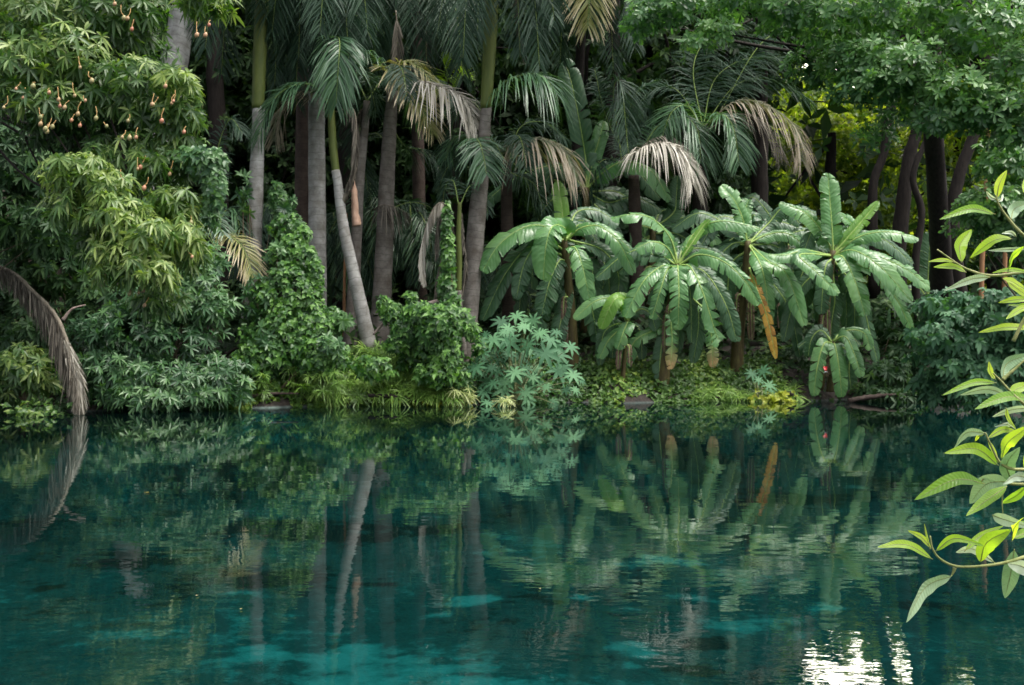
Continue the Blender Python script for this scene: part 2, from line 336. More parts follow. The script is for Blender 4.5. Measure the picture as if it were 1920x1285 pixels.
# ------------------------------------------------------------------ ground, pond bed, water
EDGE = np.array([(-60, 16.), (-11, 18.6), (-10, 19.3), (-6, 20.4), (-3, 21.4), (0, 22.0), (4, 22.6), (8, 23.4), (12, 22.6), (16, 21.), (60, 18)])
def edge(x): return np.interp(x, EDGE[:, 0], EDGE[:, 1]) + .18 * np.sin(x * 1.7) + .1 * np.sin(x * 4.1 + 1)
def ground_z(x, y):
    d = y - edge(x)
    z = np.where(d > 0, .04 + 1.25 * (1 - np.exp(-d / 1.7)) + .03 * d, d * .55)
    z = np.maximum(z, -1.5) + .06 * np.sin(x * 1.3 + y) * np.cos(y * .9 - x * .4)
    return z
def pbed(px, py, depth=1.4):         # point of the pond bed seen at a photo pixel
    D = F * (H + depth) / (py - 642.5); return (px - 960) / F * D, D
def make_ground():
    xs = np.concatenate([np.linspace(-160, -16, 30)[:-1], np.linspace(-16, 16, 330), np.linspace(16, 160, 30)[1:]])
    ys = np.concatenate([np.linspace(-60, 2, 16)[:-1], np.linspace(2, 30, 330), np.linspace(30, 220, 40)[1:]])
    X, Y = np.meshgrid(xs, ys); Z = ground_z(X, Y)
    tone = np.zeros_like(X)
    sand = [(880, 1113, 60, 11, 1), (1235, 1038, 95, 12, 1), (1080, 1108, 55, 8, .9), (620, 1210, 230, 26, .9), (900, 1228, 130, 12, 1), (480, 1100, 70, 8, .7),
            (1190, 1200, 90, 12, .8), (700, 1265, 300, 26, .7), (1400, 1150, 120, 14, .45), (1000, 1290, 500, 40, .35), (1540, 1120, 60, 8, .5),
            (820, 1135, 40, 6, .8), (1180, 1225, 50, 8, .8), (1420, 1010, 60, 7, .35), (1600, 905, 30, 4, .6), (380, 1250, 160, 24, .5), (300, 1180, 200, 16, .3),
            (1180, 1130, 60, 7, .5), (1330, 1095, 90, 8, .5)]
    weed = [(640, 985, 250, 14, 1), (300, 1035, 120, 16, 1), (480, 1075, 200, 15, 1), (60, 1075, 80, 9, 1), (1330, 1188, 60, 12, .9), (1260, 1150, 60, 8, .5),
            (540, 915, 150, 8, .8), (1480, 925, 220, 10, .8), (260, 1160, 120, 10, .6), (480, 975, 90, 8, .8), (1300, 1230, 90, 10, .5), (700, 1080, 70, 5, .7), (30, 968, 60, 7, .7),
            (1200, 890, 200, 8, .6), (220, 900, 120, 5, .5), (1010, 1110, 60, 5, .6), (1420, 1275, 120, 12, .4), (1150, 850, 160, 6, .6), (120, 1190, 90, 7, .4), (1700, 1120, 90, 7, .3)]
    def vnoise(x, y, seed):
        g = np.random.default_rng(seed).uniform(-1, 1, (64, 64)); xi = np.floor(x).astype(int); yi = np.floor(y).astype(int); fx = x - xi; fy = y - yi
        fx = fx * fx * (3 - 2 * fx); fy = fy * fy * (3 - 2 * fy); a, b, c, d = g[xi % 64, yi % 64], g[(xi + 1) % 64, yi % 64], g[xi % 64, (yi + 1) % 64], g[(xi + 1) % 64, (yi + 1) % 64]
        return (a * (1 - fx) + b * fx) * (1 - fy) + (c * (1 - fx) + d * fx) * fy
    def fbm(x, y, seed): return sum(vnoise(x * 2 ** k + 7 * k, y * 2 ** k + 3 * k, seed + k) / 1.7 ** k for k in range(5))
    n1 = fbm(X * 2.6, Y * 2.2, 5)
    for lst, sg in ((sand, 1), (weed, -1)):
        for cx, cy, rx, ry, a in lst:
            x0, y0 = pbed(cx, cy); _, y1 = pbed(cx, cy - ry); _, y2 = pbed(cx, cy + ry)
            rX = rx / F * y0; rY = abs(y1 - y2) / 2 * 1.15
            q = ((X - x0) / rX) ** 2 + ((Y - y0) / rY) ** 2
            tone += sg * a * np.clip((.95 - q + .8 * n1) * .8, 0, 1)
    tone = tone + .28 * fbm(X * .8, Y * .6, 21)
    ny, nx = X.shape
    V = np.stack([X, Y, Z], -1).reshape(-1, 3); i = np.arange(ny - 1)[:, None] * nx; j = np.arange(nx - 1)[None]
    Q = np.stack([i + j, i + j + 1, i + nx + j + 1, i + nx + j], -1).reshape(-1, 4)
    m, t, o = new_mat("ground_soil_and_bed")
    tn = attr(t, "rnd"); pos = nd(t, "ShaderNodeNewGeometry").outputs['Position']; sp = nd(t, "ShaderNodeSeparateXYZ"); t.links.new(pos, sp.inputs[0])
    n = noise(t, 1.1, 6, pos, .65); n2 = noise(t, 7, 5, pos, .6)
    n3 = noise(t, 4.5, 8, pos, .72)
    f = math_(t, 'ADD', tn.outputs['Fac'], math_(t, 'MULTIPLY', math_(t, 'SUBTRACT', n.outputs[0], .5), .34))
    f = math_(t, 'ADD', f, math_(t, 'MULTIPLY', math_(t, 'SUBTRACT', n3.outputs[0], .5), .9))
    bed = ramp(t, f, [(.0, (.012, .015, .012)), (.3, (.02, .028, .024)), (.42, (.11, .17, .16)), (.6, (.15, .24, .23)), (.76, (.5, .68, .64)), (.95, (.85, .95, .9))]).outputs[0]
    soil = ramp(t, n2.outputs[0], [(.35, (.008, .006, .004)), (.6, (.022, .015, .011)), (.8, (.07, .05, .038))]).outputs[0]
    k = math_(t, 'MULTIPLY', math_(t, 'ADD', sp.outputs[2], .12), 6, True)
    c = mixc(t, k, bed, soil)
    p = nd(t, "ShaderNodeBsdfPrincipled"); t.links.new(c, p.inputs['Base Color']); p.inputs['Roughness'].default_value = .9
    b = nd(t, "ShaderNodeBump"); b.inputs['Strength'].default_value = .8; b.inputs['Distance'].default_value = .05; t.links.new(n2.outputs[0], b.inputs['Height'])
    t.links.new(b.outputs[0], p.inputs['Normal']); t.links.new(p.outputs[0], o.inputs[0])
    mb = MB(); mb.add(V, None, Q, .5 + .5 * np.clip(tone, -1, 1).ravel()); o_ = mb.build('ground', m); tag(o_, kind='structure')
make_ground()
def make_water():
    m, t, o = new_mat("pond_water")
    pos = nd(t, "ShaderNodeNewGeometry").outputs['Position']
    def wave(sx, sy, sc, det, ang=0.):
        mp = nd(t, "ShaderNodeMapping"); mp.inputs['Scale'].default_value = (sx, sy, 1); mp.inputs['Rotation'].default_value = (0, 0, ang)
        t.links.new(pos, mp.inputs[0]); return noise(t, sc, det, mp.outputs[0], .5).outputs[0]
    a = wave(1, 2.6, 1.3, 2, .05); b = wave(1, 2.4, 5.5, 2, -.1)
    patch = wave(.5, .5, .45, 2)
    pk = math_(t, 'MULTIPLY', math_(t, 'SUBTRACT', patch, .38), 4.5, True)
    sp = nd(t, "ShaderNodeSeparateXYZ"); t.links.new(pos, sp.inputs[0])
    near = math_(t, 'MULTIPLY', math_(t, 'SUBTRACT', 19, sp.outputs[1]), .065, True)      # the far bank shelters the water
    near = math_(t, 'ADD', math_(t, 'MULTIPLY', near, .82), .08)
    hgt = math_(t, 'ADD', math_(t, 'MULTIPLY', a, .55), math_(t, 'MULTIPLY', math_(t, 'MULTIPLY', b, pk), .13))
    hgt = math_(t, 'MULTIPLY', hgt, near)
    close = math_(t, 'MULTIPLY', math_(t, 'SUBTRACT', 8, sp.outputs[1]), .25, True)
    c2 = wave(1, 1.8, 9, 2, .2)
    hgt = math_(t, 'ADD', hgt, math_(t, 'MULTIPLY', math_(t, 'MULTIPLY', close, c2), .16))
    bp = nd(t, "ShaderNodeBump"); bp.inputs['Strength'].default_value = 1.0; bp.inputs['Distance'].default_value = .0042
    t.links.new(hgt, bp.inputs['Height'])
    gl = nd(t, "ShaderNodeBsdfGlossy"); gl.inputs['Roughness'].default_value = .015; t.links.new(bp.outputs[0], gl.inputs['Normal'])
    gl.inputs['Color'].default_value = (.93, .97, .96, 1)
    tp = nd(t, "ShaderNodeBsdfTransparent"); tp.inputs[0].default_value = (.085, .38, .385, 1)
    df = nd(t, "ShaderNodeBsdfDiffuse"); df.inputs[0].default_value = (.0028, .0115, .0105, 1)
    m1 = nd(t, "ShaderNodeMixShader"); m1.inputs[0].default_value = .3
    t.links.new(tp.outputs[0], m1.inputs[1]); t.links.new(df.outputs[0], m1.inputs[2])
    fr = nd(t, "ShaderNodeFresnel"); fr.inputs['IOR'].default_value = 1.36; t.links.new(bp.outputs[0], fr.inputs['Normal'])
    m2 = nd(t, "ShaderNodeMixShader"); t.links.new(fr.outputs[0], m2.inputs[0]); t.links.new(m1.outputs[0], m2.inputs[1]); t.links.new(gl.outputs[0], m2.inputs[2])
    t.links.new(m2.outputs[0], o.inputs[0])
    xs = np.linspace(-60, 60, 31); ys = np.linspace(-40, 25.5, 31); X, Y = np.meshgrid(xs, ys); nx = 31
    V = np.stack([X, Y, 0 * X], -1).reshape(-1, 3); i = np.arange(30)[:, None] * nx; j = np.arange(30)[None]
    Q = np.stack([i + j, i + j + 1, i + nx + j + 1, i + nx + j], -1).reshape(-1, 4)
    mb = MB(); mb.add(V, None, Q); tag(mb.build('water', m), kind='structure')
make_water()

# ------------------------------------------------------------------ palms
def frond_mesh(pts, D, ll, mats, seed, n=None, wide=.028, droopy=.55, spread=.9, hug=0., rib=.016, fwd=.5, dens=1., lift=0.):
    """pinnate frond: pts = px,py(,dD) along the rachis; ll = leaflet length in px"""
    reseed(seed)
    c = np.array([P(p[0], p[1], D + (p[2] if len(p) > 2 else 0)) for p in pts])
    path = spline(c, 28); L = np.linalg.norm(np.diff(path, axis=0), axis=1).sum()
    return frond_on(path, ll / F * D, seed, wide, droopy, spread, hug, rib, fwd, dens, n, lift)
def frond_on(path, LL, seed, wide=.028, droopy=.55, spread=.9, hug=0., rib=.016, fwd=.5, dens=1., n=None, lift=0.):
    reseed(seed)
    mb = MB(); L = np.linalg.norm(np.diff(path, axis=0), axis=1).sum()
    tube(mb, path, np.linspace(rib, rib * .25, len(path)), 5, 1)
    n = n or int(max(26, L * 21) * dens)
    s = np.linspace(.12, .995, n) ** .95
    idx = s * (len(path) - 1); i0 = np.clip(idx.astype(int), 0, len(path) - 2); f = (idx - i0)[:, None]
    pos = path[i0] * (1 - f) + path[i0 + 1] * f
    T = nrm(path[i0 + 1] - path[i0]); up = np.array([0, -.35, 1.])
    S = nrm(np.cross(T, up)); N = np.cross(S, T)
    N = np.where(N[:, 2:3] < 0, -N, N)
    prof = np.clip(np.sin(np.pi * (.12 + .8 * s)) ** .6, .25, 1) * (1 - .35 * np.clip(s - .75, 0, 1) * 3)
    for sg in (-1, 1):
        m = len(pos)
        jit = RNG.normal(0, .13, (m, 3))
        d = S * sg * spread + T * (fwd + .5 * s[:, None] ** 2) + N * (.25 + lift) + jit
        d = nrm(d) * (1 - hug) + hug * np.array([0, 0, -1.])
        d = nrm(d); nv = nrm(N + S * sg * -.3 + RNG.normal(0, .3, (m, 3)))
        ok = RNG.uniform(0, 1, m) > .04
        ll = LL * prof * RNG.uniform(.8, 1.12, m)
        leaves(mb, pos[ok], d[ok], nv[ok], ll[ok], wide * RNG.uniform(.8, 1.2, m)[ok], (droopy * RNG.uniform(.6, 1.5, m))[ok],
               np.clip(.5 + RNG.normal(0, .2, m) + .25 * sg * .3, 0, 1)[ok], 'strap', 0, .3)
    return mb
MATSET = {'g': ['palm', 'petiole'], 'k': ['palm_dark', 'petiole'], 'y': ['palm_yellow', 'petiole'], 't': ['palm_tan', 'deadrib'],
          'd': ['dead', 'deadrib'], 'b': ['dead_brown', 'deadrib'], 'l': ['palm_bright', 'petiole']}
def hang(x0, tips, y0=-150, dD=-1.2, ll=62, kind='k'):
    return [(kind, [(x0, y0), (x0 + (tx - x0) * .45, y0 - 10 + abs(tx - x0) * .1, dD * .5), (x0 + (tx - x0) * .85, y0 + (ty - y0) * .45, dD), (tx, ty, dD)], ll) for tx, ty in tips]
def palm(name, label, cat, D, stem, rings='trunk_grey', shaft=None, fronds=(), seed=1, crown=None, group='palm trees on the far bank'):
    """stem: (px, py, width px) from the ground up; shaft: same, for the smooth green crownshaft"""
    b = P(stem[0][0], stem[0][1], D); root = thing(name, label, cat, b, group)
    reseed(seed)
    def tb(lst, nm, mt, fl=False):
        a = np.array([[*P(p[0], p[1], D + (p[3] if len(p) > 3 else 0)), p[2] / 2 / F * D] for p in lst]); q = spline(a, 36)
        r = q[:, 3] * (1 + .02 * np.sin(np.arange(36) * 1.7))
        mb = MB(); tube(mb, q[:, :3], r, 18); mb.build(nm, mt, root)
    if rings: 
        # swell into the ground
        g = list(stem); x0, y0, w0 = g[0][:3]; g = [(x0 + (x0 - g[1][0]) * .12, y0 + 26, w0 * 1.12)] + g
        tb(g, 'trunk', rings)
    if shaft: tb(shaft, 'crownshaft', 'shaft')
    for i, fr in enumerate(fronds):
        kind, pts, ll = fr[0], fr[1], fr[2]; kw = fr[3] if len(fr) > 3 else {}
        mb = frond_mesh(pts, D + kw.pop('dD', 0), ll, None, seed * 100 + i, **kw)
        o = mb.build('frond', MATSET[kind], root)
        if kind in 'dbty' : o['label'] = {'d': 'bleached dead frond', 'b': 'brown dead frond', 't': 'browning frond', 'y': 'yellowing frond'}[kind]
    if crown:   # the rest of the crown: (px, py, count, length m, kinds, droop)
        cx, cy, n, fl, kinds = crown; c = P(cx, cy, D)
        for i in range(n):
            reseed(seed * 177 + i); a = i / n * 6.283 + RNG.uniform(-.3, .3); el = RNG.uniform(-.1, 1.1)
            dirv = np.array([math.cos(a), math.sin(a), 0]); l = fl * RNG.uniform(.85, 1.1)
            t = np.linspace(0, 1, 26)[:, None]
            path = c + dirv * l * (t * (.95 - .25 * t)) + np.array([0, 0, 1]) * l * (math.sin(el) * t - (.55 + .5 * el) * t ** 2.1)
            k = kinds[i % len(kinds)]
            frond_on(path, .62, seed * 500 + i, droopy=.7, wide=.034).build('frond', MATSET[k], root)
    return root

palm('palm_tree', 'tall palm with long green crownshaft, left of the vine covered mound', 'palm', 22.3,
     [(463, 690, 32), (468, 600, 31), (474, 500, 30), (479, 380, 28), (483, 275, 24), (485, 200, 22)],
     'trunk_grey', [(484, 205, 23), (487, 100, 25), (492, -10, 24), (497, -120, 16)],
     [('k', [(497, -110), (440, -90, -1), (400, -20, -1.5), (385, 90, -1.6)], 60), ('k', [(497, -110), (455, -60, .5), (425, 20, .8), (415, 140, 1)], 65),
      ('k', [(497, -110), (540, -80, .3), (560, 0, .5), (560, 130, .5)], 60), ('k', [(497, -110), (560, -120, 1), (620, -60, 1), (640, 40, 1)], 60),
      ('k', [(497, -110), (400, -130, 1), (330, -60, 1.5), (300, 60, 2)], 60)],
     11, (497, -120, 6, 3.0, 'gk'))
palm('palm_tree', 'brown palm trunk directly left of the thick grey trunk', 'palm', 25,
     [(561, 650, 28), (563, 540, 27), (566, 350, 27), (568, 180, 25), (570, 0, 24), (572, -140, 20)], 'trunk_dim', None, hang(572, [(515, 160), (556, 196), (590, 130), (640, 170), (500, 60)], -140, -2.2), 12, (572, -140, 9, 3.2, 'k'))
palm('palm_tree', 'thick straight grey palm trunk rising behind the vine covered mound', 'palm', 23.6,
     [(597, 690, 36), (596, 580, 34), (595, 430, 33), (594, 300, 32), (593, 170, 30), (590, 0, 27), (588, -150, 20)], 'trunk_grey', None,
     [('k', [(588, -150), (600, -100, -1), (606, -40, -1.8), (600, 60, -2)], 60), ('k', [(590, -150), (540, -100, -1), (520, -20, -1.5), (510, 60, -1.5)], 60)] + hang(588, [(560, 110), (622, 90), (655, 150), (610, 170), (690, 60)]), 13, (588, -150, 9, 3.2, 'k'))
palm('palm_tree', 'slender palm leaning left with a drooping green crown', 'palm', 22.6,
     [(690, 640, 30), (680, 590, 27), (660, 500, 23), (643, 420, 20), (633, 340, 17), (629, 320, 16)], 'trunk_grey',
     [(630, 325, 15), (624, 270, 15), (621, 200, 13), (624, 120, 9), (631, 85, 5)],
     [('g', [(626, 120, .3), (632, 72, 0), (637, 82, -.6), (634, 130, -.8), (630, 196, -.8)], 62, dict(droopy=.75, wide=.04, dens=1.35, spread=.8)),
      ('g', [(622, 200), (585, 160, -.3), (540, 165, -.5), (505, 200, -.6), (484, 262, -.6)], 66, dict(wide=.034, droopy=.6)),
      ('t', [(622, 200), (590, 170, .3), (550, 180, .4), (525, 215, .4), (515, 262, .4)], 56, dict(droopy=.8)),
      ('k', [(622, 180), (660, 140, .5), (690, 150, .8), (705, 210, 1)], 55), ('k', [(622, 160), (640, 60, .6), (670, 30, 1), (700, 80, 1.2)], 60),
      ('b', [(630, 210), (662, 205, -.2), (668, 260, -.3), (660, 320, -.3), (648, 352, -.3)], 30, dict(hug=.75, droopy=.4)),
      ('b', [(640, 385, 0), (660, 340, -.1), (669, 290, -.1), (664, 215, -.1)], 12, dict(hug=.8, rib=.07))], 14)
palm('palm_tree', 'thin palm behind the leaning one with a split pink sheath hanging', 'palm', 23.8,
     [(655, 655, 27), (662, 560, 24), (668, 450, 21), (675, 330, 18), (683, 250, 15), (688, 190, 13)], 'trunk_mid', None,
     [('k', [(688, 190), (720, 150, .5), (760, 170, .8), (775, 220, 1)], 50), ('k', [(688, 190), (660, 130, .5), (640, 120, .8), (610, 180, 1)], 50),
      ('b', [(686, 200), (672, 215), (665, 260), (662, 310)], 26, dict(hug=.7))], 15)
palm('palm_tree', 'grey palm with yellowing fronds and one bleached frond spreading right', 'palm', 24.2,
     [(712, 625, 42), (716, 560, 36), (721, 450, 33), (726, 330, 29), (731, 240, 25), (736, 170, 20)], 'trunk_mid', None,
     [('y', [(736, 160), (728, 126, -.6), (760, 160, -1), (792, 205, -1.2), (812, 250, -1.2)], 58, dict(droopy=.45, wide=.036)),
      ('y', [(736, 160), (750, 118, -.3), (790, 130, -.5), (830, 190, -.6)], 55, dict(droopy=.5)),
      ('d', [(738, 165), (780, 152, -.9), (830, 165, -1.3), (872, 188, -1.4), (893, 240, -1.4)], 62, dict(droopy=.85, wide=.036, dens=1.2)),
      ('k', [(736, 240), (760, 275, .3), (800, 285, .4), (835, 335, .4)], 55, dict(droopy=.8)), ('k', [(736, 200), (700, 180, .3), (670, 215, .5), (660, 290, .5)], 50),
      ('b', [(742, 20), (745, 60), (742, 110), (735, 165)], 34, dict(hug=.6)), ('b', [(700, 395, .2), (715, 385, -.3), (740, 388, -.4), (768, 402, -.2)], 38, dict(hug=.6)),
      ('k', [(725, 395, .3), (770, 380, .3), (810, 392, .5), (830, 430, .5)], 34, dict(droopy=.9)),
      ('k', [(730, 270, .5), (700, 250, .8), (680, 290, 1), (690, 360, 1)], 50)], 16, (736, 150, 5, 2.6, 'kg'))
palm('palm_tree', 'ringed palm trunk left of the banana plants with green shaft above', 'palm', 22.8,
     [(876, 660, 32), (880, 590, 33), (888, 480, 34), (897, 380, 32), (903, 320, 27), (908, 250, 22), (912, 200, 20)], 'trunk_mid',
     [(911, 205, 21), (916, 120, 24), (921, 30, 25), (926, -60, 22), (930, -140, 14)],
     hang(930, [(868, 110), (895, 60), (975, 100), (1012, 130), (1040, 40)], -140, -.8) + [('g', [(912, 215), (940, 160, -.3), (985, 140, -.6), (1020, 145, -.8), (1042, 175, -.8)], 88, dict(droopy=.9, wide=.034, dens=1.2)),
      ('g', [(905, 300, .2), (893, 262, -.3), (900, 270, -.7), (908, 300, -.8), (912, 328, -.8)], 52, dict(droopy=.55, wide=.034, dens=1.6, spread=1.1)),
      ('g', [(908, 290), (880, 255, .2), (850, 262, .3), (835, 300, .3)], 50), ('k', [(912, 220), (880, 190, .5), (850, 230, .8), (845, 290, .8)], 60),
      ('k', [(930, -130), (960, -100, .5), (1000, -50, .5), (1030, 50, .5)], 60), ('k', [(930, -130), (880, -100, .5), (840, -40, .5), (820, 60, .5)], 60)], 17, (930, -140, 6, 3.0, 'gk'))
palm('palm_tree', 'pencil thin young palm stem touching the ringed trunk', 'palm', 22.1,
     [(868, 640, 12), (862, 590, 12), (860, 545, 12)], 'trunk_mid', [(860, 548, 11), (861, 480, 11), (860, 440, 10), (862, 380, 7)],
     [('k', [(861, 390), (850, 340, .3), (835, 350, .5), (828, 400, .5)], 30), ('b', [(866, 560), (874, 500), (868, 440), (866, 400)], 10, dict(hug=.7)),
      ('k', [(861, 390), (880, 350, .5), (900, 355, .8), (915, 400, .8)], 34)], 18)
palm('palm_tree', 'dead palm stub with one white shaggy frond hanging left', 'palm', 21.6,
     [(845, 600, 14), (842, 520, 13), (840, 440, 12), (842, 392, 10)], 'trunk_dim', None,
     [('d', [(843, 392), (826, 380), (808, 400), (794, 450), (792, 500), (797, 528)], 30, dict(hug=.72, dens=2.4, wide=.03, droopy=.3)),
      ('b', [(843, 395), (830, 385, .4), (822, 420, .4), (818, 480, .4)], 26, dict(hug=.7)),
      ('b', [(845, 400), (842, 430, .3), (825, 500, .4), (815, 560, .4)], 18, dict(hug=.6))], 19)
palm('palm_tree', 'palm hidden between trunk and tall banana with a tan and green frond', 'palm', 24.6,
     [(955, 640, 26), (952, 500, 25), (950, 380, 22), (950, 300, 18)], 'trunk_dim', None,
     [('t', [(950, 310), (965, 272, -.6), (1010, 262, -.9), (1050, 275, -1), (1076, 318, -1)], 78, dict(droopy=1.0, wide=.036, dens=1.2)),
      ('k', [(950, 310), (975, 240, .3), (1020, 230, .3), (1060, 260, .3)], 60), ('k', [(950, 310), (920, 260), (880, 270), (850, 320)], 55),
      ('k', [(950, 320), (970, 330, -.2), (1000, 345, -.4), (1020, 390, -.4)], 50)], 20, (950, 300, 5, 2.4, 'k'))
palm('palm_tree', 'far palm right of the tall banana with a white dead frond', 'palm', 25.4,
     [(1195, 600, 28), (1192, 450, 26), (1188, 330, 20)], 'trunk_dim', None,
     [('d', [(1188, 320), (1200, 282, -.6), (1245, 268, -1), (1282, 288, -1.1), (1297, 345, -1.1)], 66, dict(droopy=.95, dens=1.6, wide=.034)),
      ('b', [(1188, 320), (1205, 275, -.3), (1250, 255, -.5), (1290, 280, -.5)], 50, dict(droopy=.9)),
      ('g', [(1188, 320), (1230, 240, .2), (1280, 220, -.2), (1308, 245, -.4), (1314, 305, -.5)], 72, dict(droopy=.85)),
      ('k', [(1188, 320), (1150, 250, .5), (1130, 200), (1115, 130)], 62), ('k', [(1188, 330), (1175, 250, .5), (1190, 180), (1230, 150)], 62),
      ('k', [(1188, 330), (1150, 300, .5), (1120, 310), (1100, 370)], 55), ('k', [(1170, 330, .2), (1150, 180, -.3), (1165, 160, -.5), (1178, 290, -.5)], 58)], 21)
palm('palm_tree', 'dark trunked palm with green and tan fronds above the middle bananas', 'palm', 25.8,
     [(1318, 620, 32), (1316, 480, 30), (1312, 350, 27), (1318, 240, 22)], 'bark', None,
     [('g', [(1318, 250), (1350, 215, -.6), (1375, 240, -.8), (1386, 308, -.9)], 60, dict(wide=.036, dens=1.4)),
      ('t', [(1318, 240), (1380, 190, -.3), (1440, 200, -.5), (1490, 240, -.6), (1503, 300, -.6)], 62, dict(droopy=.9)),
      ('b', [(1318, 250), (1380, 215, -.1), (1430, 230, -.2), (1465, 290, -.3)], 55, dict(droopy=.9)),
      ('k', [(1318, 240), (1340, 150, .3), (1400, 110, .5), (1470, 110, .5)], 80), ('k', [(1318, 240), (1380, 160, .3), (1450, 150, .5), (1520, 190, .5)], 75),
      ('k', [(1318, 240), (1270, 170, .3), (1230, 170, .5), (1200, 230, .5)], 65), ('k', [(1318, 240), (1300, 130, .3), (1330, 70, .5), (1400, 40, .5)], 75),
      ('g', [(1318, 250), (1290, 200, -.5), (1260, 210, -.8), (1240, 260, -.9)], 60), ('k', [(1340, 230), (1420, 90, .3), (1480, 60, .5), (1560, 80, .8)], 80)], 22)
palm('palm_tree', 'palm crown hanging over the top edge with a pale yellow green frond', 'palm', 23.5,
     [(1060, 640, 22, 4), (1074, 400, 21, 4), (1090, 60, 20, 3), (1100, -110, 18)], 'bark', None,
     hang(1100, [(1050, 120), (1150, 130), (1190, 90), (1020, 70)], -110, .6) + [('y', [(1100, -110), (1108, -90, -.7), (1106, -20, -1), (1102, 52, -1)], 62, dict(droopy=.6, wide=.034)),
      ('k', [(1100, -110), (1060, -80, -.3), (1040, -20, -.3), (1030, 60, -.3)], 60), ('k', [(1100, -110), (1150, -80, -.3), (1180, -20, -.3), (1190, 60, -.3)], 60),
      ('b', [(955, -60, .5), (968, -20, .5), (976, 50, .5), (986, 108, .5)], 32, dict(hug=.8, dens=2))], 23, (1100, -110, 7, 2.8, 'k'))
palm('palm_tree', 'dim palm far behind whose dark fronds hang above the yellowing one', 'palm', 26.5,
     [(790, 640, 26), (786, 400, 24), (780, 60, 22), (776, -90, 18)], 'trunk_dim', None,
     hang(776, [(700, 130), (745, 100), (800, 120), (842, 90), (868, 150), (660, 90)], -90, -1.5) + [('l', [(800, 190, .5), (836, 160, .3), (834, 120, .2), (828, 104, .2)], 30, dict(lift=.8, droopy=.1)), ('l', [(850, 180, .5), (862, 150, .3), (872, 140, .2), (880, 150, .2)], 28, dict(lift=.8, droopy=.1)),
      ('k', [(776, -90), (730, -60), (700, 0), (690, 70)], 65), ('k', [(776, -90), (820, -60), (860, 0), (870, 80)], 65), ('k', [(776, -90), (780, -60, -1), (785, 0, -1.5), (780, 60, -1.5)], 60),
      ('b', [(800, -40), (806, 20), (803, 80), (798, 110)], 26, dict(hug=.7))], 24, (776, -90, 8, 3.0, 'k'))
palm('palm_tree', 'pale smooth trunk leaning out through the mango leaves', 'palm', 21.0,
     [(120, 740, 52), (165, 660, 48), (215, 560, 44), (262, 420, 43), (300, 260, 44), (328, 120, 46), (342, 20, 44), (356, -100, 40)], 'trunk_grey', None, [], 25, (356, -110, 9, 3.2, 'gk'))
palm('palm_tree', 'shaggy brown palm trunk in the dark behind the mango at far left', 'palm', 24.5,
     [(45, 640, 40), (42, 500, 38), (40, 380, 36), (44, 250, 34), (46, 60, 30), (46, -80, 24)], 'trunk_dim', None,
     [('b', [(44, 270), (66, 290, -.3), (66, 350, -.4), (58, 420, -.4)], 34, dict(hug=.75)), ('b', [(44, 260), (16, 290, -.3), (8, 350, -.4), (14, 400, -.4)], 34, dict(hug=.75)),
      ('k', [(44, 220), (80, 190, -.3), (110, 220, -.5), (122, 300, -.6)], 60), ('k', [(44, 220), (10, 190, -.3), (-20, 220, -.5), (-30, 300, -.6)], 60)], 26)
for _i, (_x, _y, _lb) in enumerate([(520, 470, 'dim understory palm behind the top of the vine mound'), (622, 500, 'dim understory palm between the thick trunk and the leaning trunk'), (765, 480, 'dim understory palm between the grey trunk and the dead stub'), (925, 560, 'dim understory palm under the leftmost banana leaves'), (690, 440, 'dim understory palm behind the crossing trunks')]):
    palm('understory_palm', _lb, 'palm', 26.5, [(_x, 640, 12), (_x + 3, _y + 60, 10), (_x + 4, _y, 8)], 'trunk_dim', None,
         [('g' if k % 2 else 'k', [(_x + 4, _y + 6, 0), (_x + a * 30, _y - u, -.3), (_x + a * 66, _y - u * .7 + 20, -.6), (_x + a * 84, _y + 50, -.6)], 40) for k, (a, u) in enumerate([(-1, 50), (-.5, 85), (.1, 100), (.6, 80), (1, 45), (.8, 10), (-.8, 10), (.3, 60)])], 280 + _i, None, 'understory palms in the gloom')
palm('young_palm', 'low young palm with a yellow tipped frond left of the crownshaft palm', 'palm', 21.7,
     [(395, 640, 14), (398, 560, 13), (402, 460, 10)], 'trunk_dim', None,
     [('y', [(402, 462), (425, 442, -.3), (455, 465, -.5), (478, 522, -.6)], 52, dict(wide=.03)), ('g', [(402, 462), (385, 410), (395, 400, -.4), (420, 440, -.8)], 52),
      ('g', [(402, 462), (420, 400, .3), (440, 395, .3), (450, 430, .3)], 50), ('g', [(402, 462), (370, 420, -.2), (345, 430, -.4), (330, 480, -.4)], 50),
      ('k', [(402, 440), (405, 300, .3), (430, 225, .3), (455, 250, .2)], 46)], 27)

